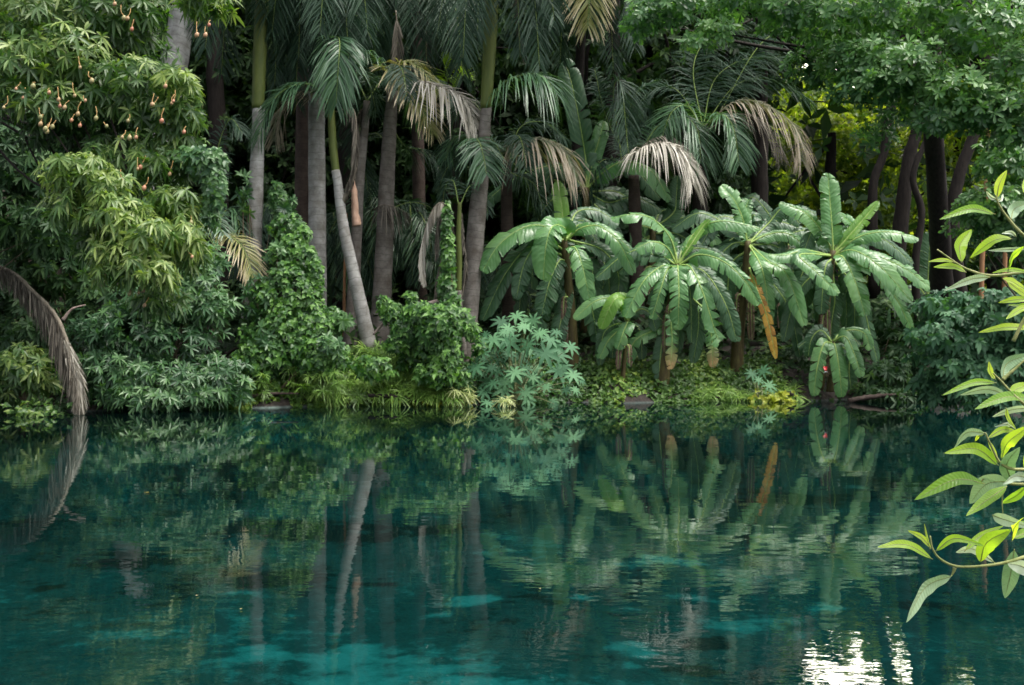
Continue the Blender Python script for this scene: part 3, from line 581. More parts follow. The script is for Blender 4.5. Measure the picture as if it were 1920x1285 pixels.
# fallen frond of the far left, hanging from the dark into the water
def dead_frond():
    root = thing('dead_palm_frond', 'huge shaggy dead frond arching from far left down into the water', 'dead frond', P(152, 770, 18.5))
    c = np.array([P(-60, 500, 19.4), P(10, 505, 19.2), P(60, 545, 18.9), P(105, 595, 18.7), P(128, 650, 18.6), P(148, 705, 18.5), P(150, 775, 18.5)]); path = spline(c, 60)
    mb = MB(); reseed(5); tube(mb, path, np.interp(np.linspace(0, 1, 60), [0, .6, .85, 1], [.035, .045, .035, .015]), 8, 0, lump=.2); mb.build('rachis', 'deadrib', root)
    mb = MB(); n = 1500; s = RNG.uniform(.05, .97, n) ** .8; i = (s * 59).astype(int)
    side = RNG.uniform(-1.2, 0.15, n)
    pos = path[i] + np.stack([side * .05, RNG.uniform(-.12, .12, n), RNG.uniform(-.06, .06, n)], 1)
    T = nrm(path[np.minimum(i + 1, 59)] - path[np.maximum(i - 1, 0)])
    d = T * .35 + np.array([0, 0, -1.]) + np.stack([side * .08 + RNG.normal(0, .1, n), RNG.normal(0, .2, n), RNG.normal(0, .15, n)], 1)
    L = np.interp(s, [0, .3, .55, .8, 1], [.3, .5, .85, .75, .3]) * RNG.uniform(.15, 1.2, n)
    L = np.minimum(L, np.maximum(pos[:, 2] - .02, .05))
    leaves(mb, pos, d, np.array([0, -1, .1]) + RNG.normal(0, .5, (n, 3)), L, .02 + 0 * L, .02, np.clip(RNG.normal(.45, .25, n) + .35 * (s > .7), 0, 1), 'strap')
    mb.build('leaflet_curtain', 'dead_brown', root)
    mb = MB(); n = 500; s = RNG.uniform(.62, 1, n); i = (s * 59).astype(int)
    pos = path[i] + np.stack([RNG.uniform(-.07, .05, n), RNG.uniform(-.08, .02, n), 0 * s], 1)
    d = nrm(path[np.minimum(i + 3, 59)] - path[np.maximum(i - 2, 0)]) + RNG.normal(0, .12, (n, 3)); 
    L = np.minimum(RNG.uniform(.2, .5, n), np.maximum(pos[:, 2] * 1.0, .04))
    leaves(mb, pos, d, np.array([0, -1, .1]) + RNG.normal(0, .5, (n, 3)), L, .018, .02, RNG.uniform(.2, .8, n), 'strap'); mb.build('pale_leaflets', 'dead', root)
dead_frond()

# torn sheath on the thin palm and the bleached fallen stalk
def strip_thing(name, label, cat, pts, D, mt, seed=3, lump=.08):
    a = np.array([[*P(p[0], p[1], D), p[2] / 2 / F * D] for p in pts]); q = spline(a, 26); mb = MB(); reseed(seed)
    tube(mb, q[:, :3], q[:, 3], 9, 0, lump=lump); o = mb.build(name, mt, None, q[0, :3]); return tag(o, label, cat)
strip_thing('hanging_sheath', 'split pink brown palm sheath hanging by the crossing trunks', 'palm sheath', [(661, 335, 5), (664, 360, 11), (666, 400, 14), (669, 424, 18)], 22.9, 'sheath')
strip_thing('fallen_stalk', 'bleached fallen palm stalk lying across the shrub', 'fallen stalk', [(700, 628, 4), (722, 604, 6), (760, 582, 9), (800, 572, 10), (850, 558, 9)], 21.7, 'log')
strip_thing('dead_pole', 'thin brown dead stem beside the split sheath', 'dead stem', [(645, 640, 6), (646, 520, 5), (650, 400, 4)], 24.4, 'bark_brown')
strip_thing('dry_branch', 'bare grey twig sticking out above the dead frond', 'branch', [(118, 600, 7), (135, 580, 4), (160, 572, 2)], 19.3, 'log')
strip_thing('bare_branch', 'dark bare branch crossing behind the low mango leaves', 'branch', [(-60, 530, 12), (60, 500, 13), (110, 490, 14), (150, 482, 15), (250, 474, 12)], 20.7, 'bark')

# ------------------------------------------------------------------ banana plants
def banana_leaf(pts, D, wpx, seed, tear=.4, fold=.3, hint=(0, -.8, .6), gap=.16, droop=.22):
    reseed(seed)
    c = np.array([P(p[0], p[1], D + (p[2] if len(p) > 2 else 0)) for p in pts]); n = 64; path = spline(c, n)
    T = nrm(np.gradient(path, axis=0)); hn = nrm(np.array(hint) + RNG.normal(0, .12, 3)); N = nrm(hn - (T @ hn)[:, None] * T)
    S = np.cross(T, N); W = wpx * .78 / 2 / F * D; gap = gap * RNG.choice([.5, .8, 1.4, 2.2]); tear = min(.7, tear * RNG.uniform(.5, 1.3)); L = np.linalg.norm(np.diff(path, axis=0), axis=1).sum()
    mb = MB(); sv = np.linspace(0, 1, n)
    s0 = .1
    a = np.clip((sv - s0) / .12, 0, 1) ** .55; b = np.sqrt(np.clip(1 - (np.clip(sv - .72, 0, 1) / .285) ** 2, 0, 1)); wid = W * a * b
    tube(mb, path, np.interp(sv, [0, .3, 1], [.03, .018, .004]), 6, 1)
    fr = np.array([0, .12, .35, .62, .84, 1.]); K = len(fr)
    for sg in (-1, 1):
        i = int(s0 * n) + 1; rn = .5
        while i < n - 1:
            k = 2 + int(RNG.geometric(tear)); 
            if RNG.uniform() < .3: k += 4
            j = min(i + k, n - 1); ids = np.arange(i, j + 1); cen = (i + j) / 2.
            sw = math.radians(RNG.uniform(14, 30)); dd = droop + RNG.uniform(-.16, .26); tw = RNG.normal(0, .14)
            g = gap * RNG.uniform(.2, 1.4) * (1 if i < .78 * n else 0); endr = RNG.uniform(.9, 1.04)
            rows = []
            for m in ids:
                corr = (1 if (m % 2) else -1) * .028 * W
                lat = S[m] * sg * math.cos(sw) + T[m] * math.sin(sw)
                row = []
                for f in fr:
                    mm = m + (cen - m) * g * f ** 1.6 * (1 if k > 1 else 0)
                    x = mm / (n - 1) * (n - 1); i0 = min(int(x), n - 2); fx = x - i0; base = path[i0] * (1 - fx) + path[i0 + 1] * fx
                    wv = wid[m] * endr
                    q = base + lat * wv * f + N[m] * (fold * wv * (f - .9 * f * f)) * .9 - np.array([0, 0, 1.]) * wv * dd * f ** 2 + N[m] * (corr * f + tw * wv * f * (m - cen) / max(k, 1))
                    q = q + N[m] * RNG.normal(0, .02) * W + T[m] * RNG.normal(0, .02) * W * f
                    row.append(q)
                rows.append(row)
            V = np.array(rows).reshape(-1, 3); R = len(ids)
            a_ = (np.arange(R - 1) * K)[:, None]; b_ = np.arange(K - 1)[None]
            Q = np.stack([a_ + b_, a_ + b_ + 1, a_ + K + b_ + 1, a_ + K + b_], -1).reshape(-1, 4)
            rn = .5 + RNG.normal(0, .13)
            mb.add(V, None, Q, np.clip(rn, 0, 1), np.tile(fr, R), np.repeat(sv[ids], K), 0)
            i = j
    return mb
BM = {'g': 'banana', 'k': 'banana_dark', 'l': 'banana_lit', 'o': 'banana_orange', 'e': 'banana_edge', 'b': 'banana_dead'}
def banana(label, D, stem, lv, seed, sw=22, extra=5):
    D += 1.1; stem = [(stem[0][0], min(stem[0][1], 735))] + list(stem[1:])
    b = P(stem[0][0], stem[0][1], D); root = thing('banana_plant', label, 'banana plant', b, 'banana plants on the far bank')
    a = np.array([[*P(p[0], p[1], D), (sw / 2) / F * D * f] for p, f in zip(stem, np.linspace(1.25, .5, len(stem)))]); q = spline(a, 20)
    mb = MB(); reseed(seed); tube(mb, q[:, :3], q[:, 3], 12, 0, lump=.04); mb.build('stem', 'pseudostem', root)
    reseed(seed * 3); (cx, cy) = stem[-1]; (gx, gy) = stem[0]; ln = gy - cy; lv = list(lv)
    for k in range(extra):
        a = RNG.uniform(-1, 1); l = ln * RNG.uniform(.4, .6); dd = RNG.uniform(.1, .7); w0 = min(46, .15 * ln + 14)
        lv.append(('k', [(cx, cy + 8, dd * .3), (cx + a * l * .45, cy + l * .02 + 8, dd), (cx + a * l * .85, cy + l * .45, dd), (cx + a * l * .95, cy + l * (1.0 + .35 * RNG.uniform()), dd)], w0, dict(droop=.12, tear=.55, gap=.45)))
    for k in range(4 if extra > 3 else 1):
        a = (k / 3. * 2 - 1) * 1.0 + RNG.uniform(-.25, .25); l = ln * RNG.uniform(.38, .5); dd = RNG.uniform(.2, .9); w0 = min(44, .15 * ln + 12)
        lv.append(('k', [(cx, cy + 4, dd * .3), (cx + a * l * .3, cy - l * .3, dd), (cx + a * l * .8, cy - l * (.5 - .3 * abs(a)), dd), (cx + a * l * 1.25, cy - l * .1 + abs(a) * l * .3, dd * .8)], w0, dict(droop=.4, tear=.5)))
    for k in range(3 if extra > 3 else 1):
        a = RNG.uniform(-1, 1) * 16; f = RNG.uniform(.3, .55); x0 = cx + (gx - cx) * f; y0 = cy + (gy - cy) * f
        lv.append(('b', [(x0, y0, -.1), (x0 + a * .8, y0 + 4, -.15), (x0 + a, y0 + ln * .14, -.18), (x0 + a * 1.1, y0 + ln * .32, -.15)], 15, dict(droop=.05, tear=.7, gap=.6, fold=1.2)))
    for i, x in enumerate(lv):
        kw = dict(x[3]) if len(x) > 3 else {}
        o = banana_leaf(x[1], D + kw.pop('dD', 0), x[2], seed * 50 + i, **kw).build('leaf', [BM[x[0]], 'midrib'], root)
        lb = {'o': 'orange dying leaf', 'e': 'leaf with browned tip', 'l': 'leaf in a lit bright green', 'b': 'withered brown leaf'}.get(x[0])
        if lb: o['label'] = lb
    return root
UPR = dict(fold=.5, droop=.02, tear=.2, gap=.15)
banana('tallest banana plant with an upright torn leaf and fanning yellow stalks', 24.3, [(1100, 640), (1102, 500), (1100, 400), (1099, 352)],
  [('k', [(1100, 355), (1098, 300), (1085, 220, -.2), (1070, 150, -.1), (1058, 112)], 62, dict(UPR, gap=.35)),
   ('g', [(1101, 355), (1112, 300), (1124, 260), (1132, 228, .2)], 44, dict(UPR, tear=.5)),
   ('g', [(1101, 355), (1130, 325, -.2), (1170, 304, -.5), (1220, 320, -.8), (1256, 375, -.9)], 42, dict(tear=.5, fold=.1, droop=.5)),
   ('g', [(1098, 355), (1082, 320), (1050, 278, -.3), (1035, 268, -.4), (1034, 322, -.5)], 26, dict(tear=.2, fold=.6)),
   ('k', [(1098, 358), (1072, 330), (1040, 320, .2), (1005, 370, .2)], 45), ('k', [(1100, 360), (1140, 380, .3), (1190, 370, .3), (1240, 395, .3)], 45, dict(droop=.5)),
   ('k', [(1100, 372), (1130, 400, -.2), (1150, 440, -.3), (1155, 500, -.3)], 50)], 31)
banana('leftmost banana plant with a broad leaf hanging in front', 22.3, [(1072, 700), (1070, 600), (1062, 500), (1058, 450)],
  [('g', [(1060, 455), (1020, 425, -.2), (980, 428, -.5), (935, 460, -.7), (905, 508, -.8)], 62, dict(droop=.25)),
   ('g', [(1060, 455), (1058, 428, -.4), (1036, 425, -.9), (1024, 460, -1.1), (1018, 525, -1.1)], 66, dict(tear=.3, gap=.12, droop=.05)),
   ('l', [(1060, 455), (1056, 420), (1052, 380), (1044, 338, .1)], 42, UPR),
   ('g', [(1064, 450), (1090, 428, -.2), (1125, 425, -.3), (1160, 455, -.5), (1188, 512, -.5)], 44, dict(droop=.4)),
   ('g', [(1062, 468), (1078, 465, -.4), (1092, 500, -.6), (1106, 563, -.6)], 52, dict(tear=.5, droop=.1)),
   ('k', [(1058, 470), (1020, 450, -.2), (985, 490, -.4), (968, 560, -.4)], 46, dict(droop=.1)),
   ('k', [(1056, 480), (1000, 460), (950, 510, -.2), (905, 600, -.2)], 52, dict(droop=.1)),
   ('k', [(1060, 490), (1048, 490, -.3), (1030, 530, -.5), (1016, 590, -.5)], 54, dict(droop=.1)),
   ('k', [(1062, 500), (1040, 530, -.2), (1020, 570, -.2), (1000, 640, -.2)], 50, dict(droop=.1)),
   ('k', [(1066, 500), (1090, 520), (1110, 580), (1120, 640)], 50, dict(droop=.1)),
   ('k', [(1062, 450), (1080, 400, .4), (1120, 395, .5), (1160, 420, .5)], 44, dict(droop=.4)),
   ('k', [(1064, 520), (1060, 560, -.1), (1050, 610, -.2), (1040, 660, -.2)], 46, dict(droop=.1)),
   ('k', [(1066, 450), (1130, 470, .4), (1160, 520, .4), (1150, 590, .4)], 50, dict(droop=.1))], 32)
banana('central banana plant with leaves radiating like a star', 21.9, [(1240, 740), (1250, 640), (1262, 550), (1270, 496)],
  [('g', [(1270, 496), (1258, 450, -.1), (1228, 414, -.3), (1190, 402, -.5), (1146, 410, -.5)], 40, dict(fold=.05, droop=.45)),
   ('g', [(1268, 496), (1250, 464, -.2), (1222, 454, -.4), (1192, 466, -.5)], 36, dict(fold=.05, droop=.5)),
   ('g', [(1268, 500), (1240, 500, -.2), (1205, 530, -.5), (1172, 594, -.6)], 48, dict(droop=.2, tear=.5)),
   ('g', [(1268, 500), (1252, 505, -.3), (1238, 545, -.5), (1222, 598, -.5)], 36, dict(droop=.15, tear=.5)),
   ('g', [(1270, 498), (1271, 505, -.4), (1273, 555, -.7), (1271, 618, -.7)], 50, dict(droop=.05, tear=.45, gap=.4)),
   ('g', [(1273, 498), (1295, 502, -.3), (1318, 550, -.6), (1342, 625, -.6), (1350, 640, -.6)], 54, dict(droop=.1, tear=.5, gap=.4)),
   ('g', [(1273, 498), (1310, 478, -.3), (1355, 490, -.6), (1395, 525, -.8), (1424, 570, -.8)], 46, dict(droop=.35)),
   ('k', [(1275, 500), (1320, 510, .1), (1360, 570, -.1), (1382, 640, -.1)], 46, dict(droop=.1, tear=.5)),
   ('e', [(1262, 590), (1258, 600, -.4), (1260, 640, -.5), (1257, 692, -.5)], 34, dict(droop=.05, tear=.5, gap=.4)),
   ('e', [(1300, 560), (1325, 590, -.2), (1335, 640, -.3), (1336, 688, -.3)], 34, dict(droop=.05, tear=.5, gap=.4)),
   ('g', [(1262, 600), (1225, 620, -.1), (1190, 640, -.2), (1172, 686, -.2)], 40, dict(droop=.15)),
   ('k', [(1262, 600), (1245, 630, -.1), (1238, 670, -.1), (1236, 716, -.1)], 38, dict(droop=.05)),
   ('l', [(1272, 495), (1295, 460), (1318, 425, .1), (1330, 412, .1)], 20, UPR),
   ('k', [(1270, 500), (1240, 480, .4), (1200, 480, .5), (1160, 510, .5)], 44), ('k', [(1274, 500), (1300, 520, .3), (1310, 600, .3), (1300, 680, .3)], 44),
   ('g', [(1275, 498), (1300, 440, .3), (1350, 415, .1), (1425, 428, 0)], 34, dict(droop=.5, fold=.05))], 33)
banana('banana plant with one orange dying leaf', 22.9, [(1380, 720), (1385, 620), (1398, 520), (1402, 452)],
  [('g', [(1402, 455), (1392, 410), (1376, 375), (1352, 348, .1)], 46, UPR),
   ('g', [(1402, 458), (1398, 440), (1396, 400, .2), (1404, 375, .3)], 40, UPR),
   ('g', [(1404, 460), (1425, 495, -.8), (1436, 540, -.9), (1442, 602, -.9)], 42, dict(droop=.1, tear=.5)),
   ('g', [(1404, 458), (1440, 490, -.6), (1475, 515, -.8), (1508, 610, -.9)], 52, dict(droop=.15, tear=.4)),
   ('o', [(1404, 500), (1418, 540, -.9), (1438, 595, -1), (1455, 672, -1)], 26, dict(droop=.05, tear=.5, gap=.45)),
   ('k', [(1404, 470), (1440, 520, -.2), (1480, 580, -.3), (1500, 668, -.3)], 38, dict(droop=.1, tear=.5)),
   ('k', [(1402, 458), (1440, 420, .3), (1470, 390, .3), (1500, 420, .3)], 42, dict(droop=.4)),
   ('g', [(1402, 458), (1440, 440, .1), (1480, 440, .1), (1530, 480, .1)], 38, dict(droop=.4)),
   ('k', [(1400, 470), (1370, 500, .2), (1365, 580, .2), (1380, 640, .2)], 44, dict(droop=.1)), ('k', [(1402, 455), (1360, 420, .5), (1310, 400, .5), (1260, 430, .5)], 46, dict(droop=.4)),
   ('k', [(1402, 455), (1370, 460, .2), (1340, 500, .2), (1330, 570, .2)], 46, dict(droop=.2))], 34)
banana('rightmost big banana plant with a broad upright leaf in the middle', 22.4, [(1530, 740), (1540, 640), (1552, 540), (1562, 470)],
  [('g', [(1562, 475), (1560, 430), (1556, 375, .1), (1552, 326, .2)], 56, dict(UPR, gap=.03)),
   ('l', [(1564, 475), (1590, 445), (1620, 410, .1), (1646, 378, .2)], 32, dict(UPR, fold=.8)),
   ('g', [(1562, 475), (1545, 440, .2), (1510, 400, .2), (1462, 380, .3)], 46, dict(droop=.45)),
   ('g', [(1564, 478), (1610, 445, -.1), (1665, 435, -.3), (1722, 448, -.4)], 38, dict(droop=.45, gap=.1)),
   ('g', [(1562, 480), (1600, 470, -.5), (1650, 500, -.9), (1710, 566, -1.1)], 54, dict(droop=.12, gap=.05, tear=.15)),
   ('g', [(1562, 480), (1582, 484, -.5), (1604, 530, -.8), (1622, 592, -.9)], 52, dict(droop=.08, gap=.15, tear=.3)),
   ('g', [(1560, 480), (1510, 470, -.4), (1475, 478, -.6), (1440, 478, -.6)], 36, dict(droop=.4)),
   ('g', [(1560, 480), (1500, 478, -.7), (1530, 510, -1), (1572, 550, -1.1)], 40, dict(droop=.3)),
   ('k', [(1561, 485), (1548, 500, -.3), (1542, 550, -.4), (1540, 588, -.4)], 40, dict(droop=.08)),
   ('g', [(1564, 480), (1620, 475, .1), (1690, 500, 0), (1748, 542, 0)], 46, dict(droop=.2, gap=.05)),
   ('g', [(1564, 485), (1640, 510, .1), (1680, 560, 0), (1712, 625, 0)], 40, dict(droop=.15, tear=.5, gap=.4)),
   ('k', [(1564, 490), (1610, 550, -.1), (1630, 620, -.1), (1645, 678, -.1)], 38, dict(droop=.1, tear=.5)),
   ('k', [(1558, 500), (1520, 520, 0), (1490, 560, 0), (1470, 640, 0)], 40, dict(droop=.1)), ('k', [(1560, 500), (1565, 560), (1560, 600), (1556, 650)], 40, dict(droop=.1)),
   ('g', [(1562, 478), (1585, 440, .1), (1600, 425, .2), (1575, 400, .2)], 40, dict(UPR))], 35)
banana('low banana sucker whose leaves hang to the water at right', 21.9, [(1556, 755), (1558, 700), (1562, 640)],
  [('g', [(1562, 645), (1545, 645, -.2), (1532, 690, -.3), (1526, 742, -.3)], 38, dict(droop=.05)),
   ('g', [(1562, 645), (1566, 650, -.2), (1574, 695, -.3), (1578, 744, -.3)], 42, dict(droop=.05)),
   ('g', [(1562, 640), (1585, 632, -.2), (1602, 665, -.3), (1615, 706, -.3)], 40, dict(droop=.1)),
   ('g', [(1562, 640), (1590, 620, 0), (1620, 625, 0), (1632, 655, 0)], 34, dict(droop=.3)),
   ('k', [(1560, 642), (1540, 620, .1), (1522, 635, .1), (1515, 668, .1)], 38, dict(droop=.1)), ('k', [(1562, 645), (1590, 660, .1), (1592, 700, .1), (1596, 730, .1)], 36, dict(droop=.1))], 36, 12)
banana('small banana sucker between the two left banana plants', 21.6, [(1166, 730), (1172, 660), (1176, 600)],
  [('l', [(1176, 600), (1170, 562, -.1), (1150, 565, -.3), (1126, 616, -.3)], 40, dict(tear=.1, gap=.05, droop=.1)),
   ('g', [(1176, 600), (1150, 562, .1), (1115, 566, 0), (1076, 598, 0)], 34, dict(tear=.1, gap=.05, droop=.2)),
   ('g', [(1176, 605), (1176, 606, -.2), (1168, 625, -.3), (1158, 655, -.3)], 38, dict(tear=.1, droop=.1)),
   ('g', [(1176, 612), (1160, 620, 0), (1140, 640, 0), (1124, 672, 0)], 34, dict(tear=.1, droop=.1)),
   ('k', [(1176, 600), (1200, 580, .1), (1220, 590, .1), (1230, 620, .1)], 34, dict(tear=.2, droop=.2))], 37, 8)
banana('dim banana plant behind with a dark oval leaf at the tree foot', 25.5, [(1735, 640), (1736, 600), (1738, 560)],
  [('k', [(1738, 560), (1740, 520), (1742, 480), (1744, 436)], 60, dict(UPR, tear=.1, gap=0)), ('k', [(1738, 560), (1720, 540), (1690, 560), (1670, 620)], 46), ('k', [(1738, 570), (1770, 540), (1790, 560), (1800, 610)], 46)], 38)
banana('banana plant in the dark behind the orange leafed one', 25.3, [(1470, 640), (1472, 540), (1474, 460)],
  [('k', [(1474, 460), (1480, 420), (1500, 395), (1530, 400)], 46), ('k', [(1474, 460), (1440, 400), (1410, 370), (1400, 400)], 44), ('k', [(1474, 470), (1500, 480), (1520, 540), (1525, 620)], 50, dict(droop=.1)),
   ('k', [(1474, 470), (1450, 500), (1440, 560), (1430, 640)], 50, dict(droop=.1)), ('k', [(1474, 470), (1400, 440), (1350, 470), (1330, 540)], 50, dict(droop=.2))], 39)
banana('banana plant in the dark behind the star shaped one', 24.6, [(1220, 640), (1222, 520), (1224, 430)],
  [('k', [(1224, 430), (1262, 400), (1268, 370), (1270, 330)], 46, UPR), ('k', [(1224, 430), (1180, 390), (1140, 400), (1100, 440)], 46), ('k', [(1224, 440), (1200, 470), (1190, 540), (1185, 600)], 54, dict(droop=.1)),
   ('k', [(1224, 440), (1230, 480), (1220, 560), (1215, 640)], 54, dict(droop=.1)), ('g', [(1224, 430), (1270, 410), (1320, 420), (1350, 470)], 46), ('k', [(1224, 440), (1150, 480), (1130, 540), (1130, 620)], 54, dict(droop=.1)),
   ('g', [(1224, 430), (1200, 425, -.3), (1196, 450, -.4), (1192, 500, -.4)], 44, dict(droop=.1))], 40)

# ------------------------------------------------------------------ castor oil plant
def star_leaf(mb, c, axis_down, normal, R, rnd):
    """palmate leaf with 8 pointed lobes"""
    nL = 8; ang = np.radians(np.linspace(-152, 152, nL)); d0 = nrm(axis_down - np.dot(axis_down, normal) * normal); s0 = np.cross(normal, d0)
    V = [c]; pts = []
    for k, a in enumerate(ang):
        l = R * (1 - .35 * abs(k - (nL - 1) / 2) / (nL / 2)) * RNG.uniform(.9, 1.05)
        dv = d0 * math.cos(a) + s0 * math.sin(a); sv = -d0 * math.sin(a) + s0 * math.cos(a)
        for fr, ww in ((.32, .11), (.62, .12)):
            V.append(c + dv * l * fr - sv * l * ww + normal * l * .03 * (1 - fr)); V.append(c + dv * l * fr - normal * R * .02 * fr); V.append(c + dv * l * fr + sv * l * ww + normal * l * .03 * (1 - fr))
        V.append(c + dv * l - normal * l * .16)
    T_ = []; Q_ = []
    for k in range(nL):
        b = 1 + 7 * k
        T_ += [(0, b, b + 1), (0, b + 1, b + 2), (b + 3, b + 6, b + 4), (b + 4, b + 6, b + 5)]
        Q_ += [(b, b + 3, b + 4, b + 1), (b + 1, b + 4, b + 5, b + 2)]
        if k < nL - 1: T_.append((0, b + 2, b + 7))
    mb.add(np.array(V), T_, Q_, rnd)
def castor(label, D, base, spots, seed, R0):
    root = thing('castor_oil_plant', label, 'castor oil plant', P(*base, D), 'castor oil plants by the water')
    reseed(seed); st = MB(); b = P(*base, D)
    for i, (px, py, sc) in enumerate(spots):
        dz = RNG.uniform(-.7, .5); c = P(px, py, D + dz)
        nv = nrm(np.array([(px - base[0]) / 160 * .4 + RNG.normal(0, .2), -.75, .65 + RNG.normal(0, .2)])); ax = nrm(np.array([RNG.normal(0, .35) + (px - base[0]) / 200, -.2, -1]))
        mb = MB(); R = R0 * sc * RNG.uniform(.9, 1.15); star_leaf(mb, c, ax, nv, R, RNG.uniform(0, 1)); mb.build('leaf', 'castor', root)
        k = b + (c - b) * .55 + np.array([0, .25, .1]); tube(st, spline([b + RNG.normal(0, .06, 3), k, c + np.array([0, .06, -.02])], 12), np.linspace(.014, .005, 12), 5)
    st.build('stem', 'castor_stem', root)
reseed(41)
cs = [(968, 592, 1.0), (940, 603, 1.1), (985, 610, .9), (925, 635, 1), (955, 640, 1.1), (990, 645, 1), (1032, 635, 1.05), (905, 662, 1), (935, 668, 1), (975, 668, 1.05), (1022, 662, 1.25), (1048, 665, 1.1),
      (893, 700-12, 1), (930, 695, .9), (965, 698, 1), (1003, 690, 1), (918, 715, 1), (960, 705, 1.1), (998, 712, 1.1), (1046, 695, 1.15), (1075, 703, .8), (908, 735, .9), (945, 730, .95), (985, 735, 1), (940, 748, .9),
      (990, 748, .9), (1018, 722, .8), (1062, 730, .6), (885, 748, .8), (1010, 625, .9), (1000, 600, .8), (950, 622, .8), (915, 690, .8), (985, 690, .8), (945, 715, .8), (900, 640, .8), (1035, 752, .6), (965, 758, .9), (915, 755, .7)]
castor('large blue green castor plant with star shaped leaves at the water edge', 21.6, (965, 756), cs + [(x + RNG.uniform(-22, 22), y + RNG.uniform(-18, 18), z * RNG.uniform(.6, .95)) for x, y, z in cs], 42, .335)
castor('small castor seedling with four star leaves under the orange banana leaf', 22.7, (1425, 742), [(1410, 700, 1), (1430, 695, 1), (1442, 722, 1), (1422, 712, .8), (1446, 735, .8)], 43, .24)

# ------------------------------------------------------------------ broadleaf foliage
def foliage(root, name, blobs, mat, nleaf, L, W, prof='lance', spread=.3, droop=.35, up=.4, bright=.5, shell=.5, cull=False, toward=.3, rg=.35):
    """blobs: (px, py, D, rx px, ry px, depth radius m, whorl count[, tone])"""
    mb = MB()
    for b in blobs:
        p, d = pblob(*b[:7], shell)
        ax = nrm(d + np.array([0, -toward, up]) + RNG.normal(0, .25, d.shape))
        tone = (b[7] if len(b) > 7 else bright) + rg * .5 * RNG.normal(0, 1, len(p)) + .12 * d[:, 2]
        if cull: k = keep(p); p, ax, tone = p[k], ax[k], tone[k]
        whorls(mb, p, ax, nleaf, L, W, spread, droop, np.clip(tone, 0, 1), prof)
    return mb.build(name, mat, root)
def branches(root, name, start, ends, r0, r1, mat='twig', sag=.1, n=12):
    mb = MB()
    for e in ends:
        s = start[RNG.integers(len(start))] if isinstance(start, list) else start
        m = (s + e) / 2 + RNG.normal(0, .12, 3) * np.linalg.norm(e - s) * .5 + np.array([0, 0, sag])
        tube(mb, spline([s, m, e], n), np.linspace(r0, r1, n), 6)
    return mb.build(name, mat, root)

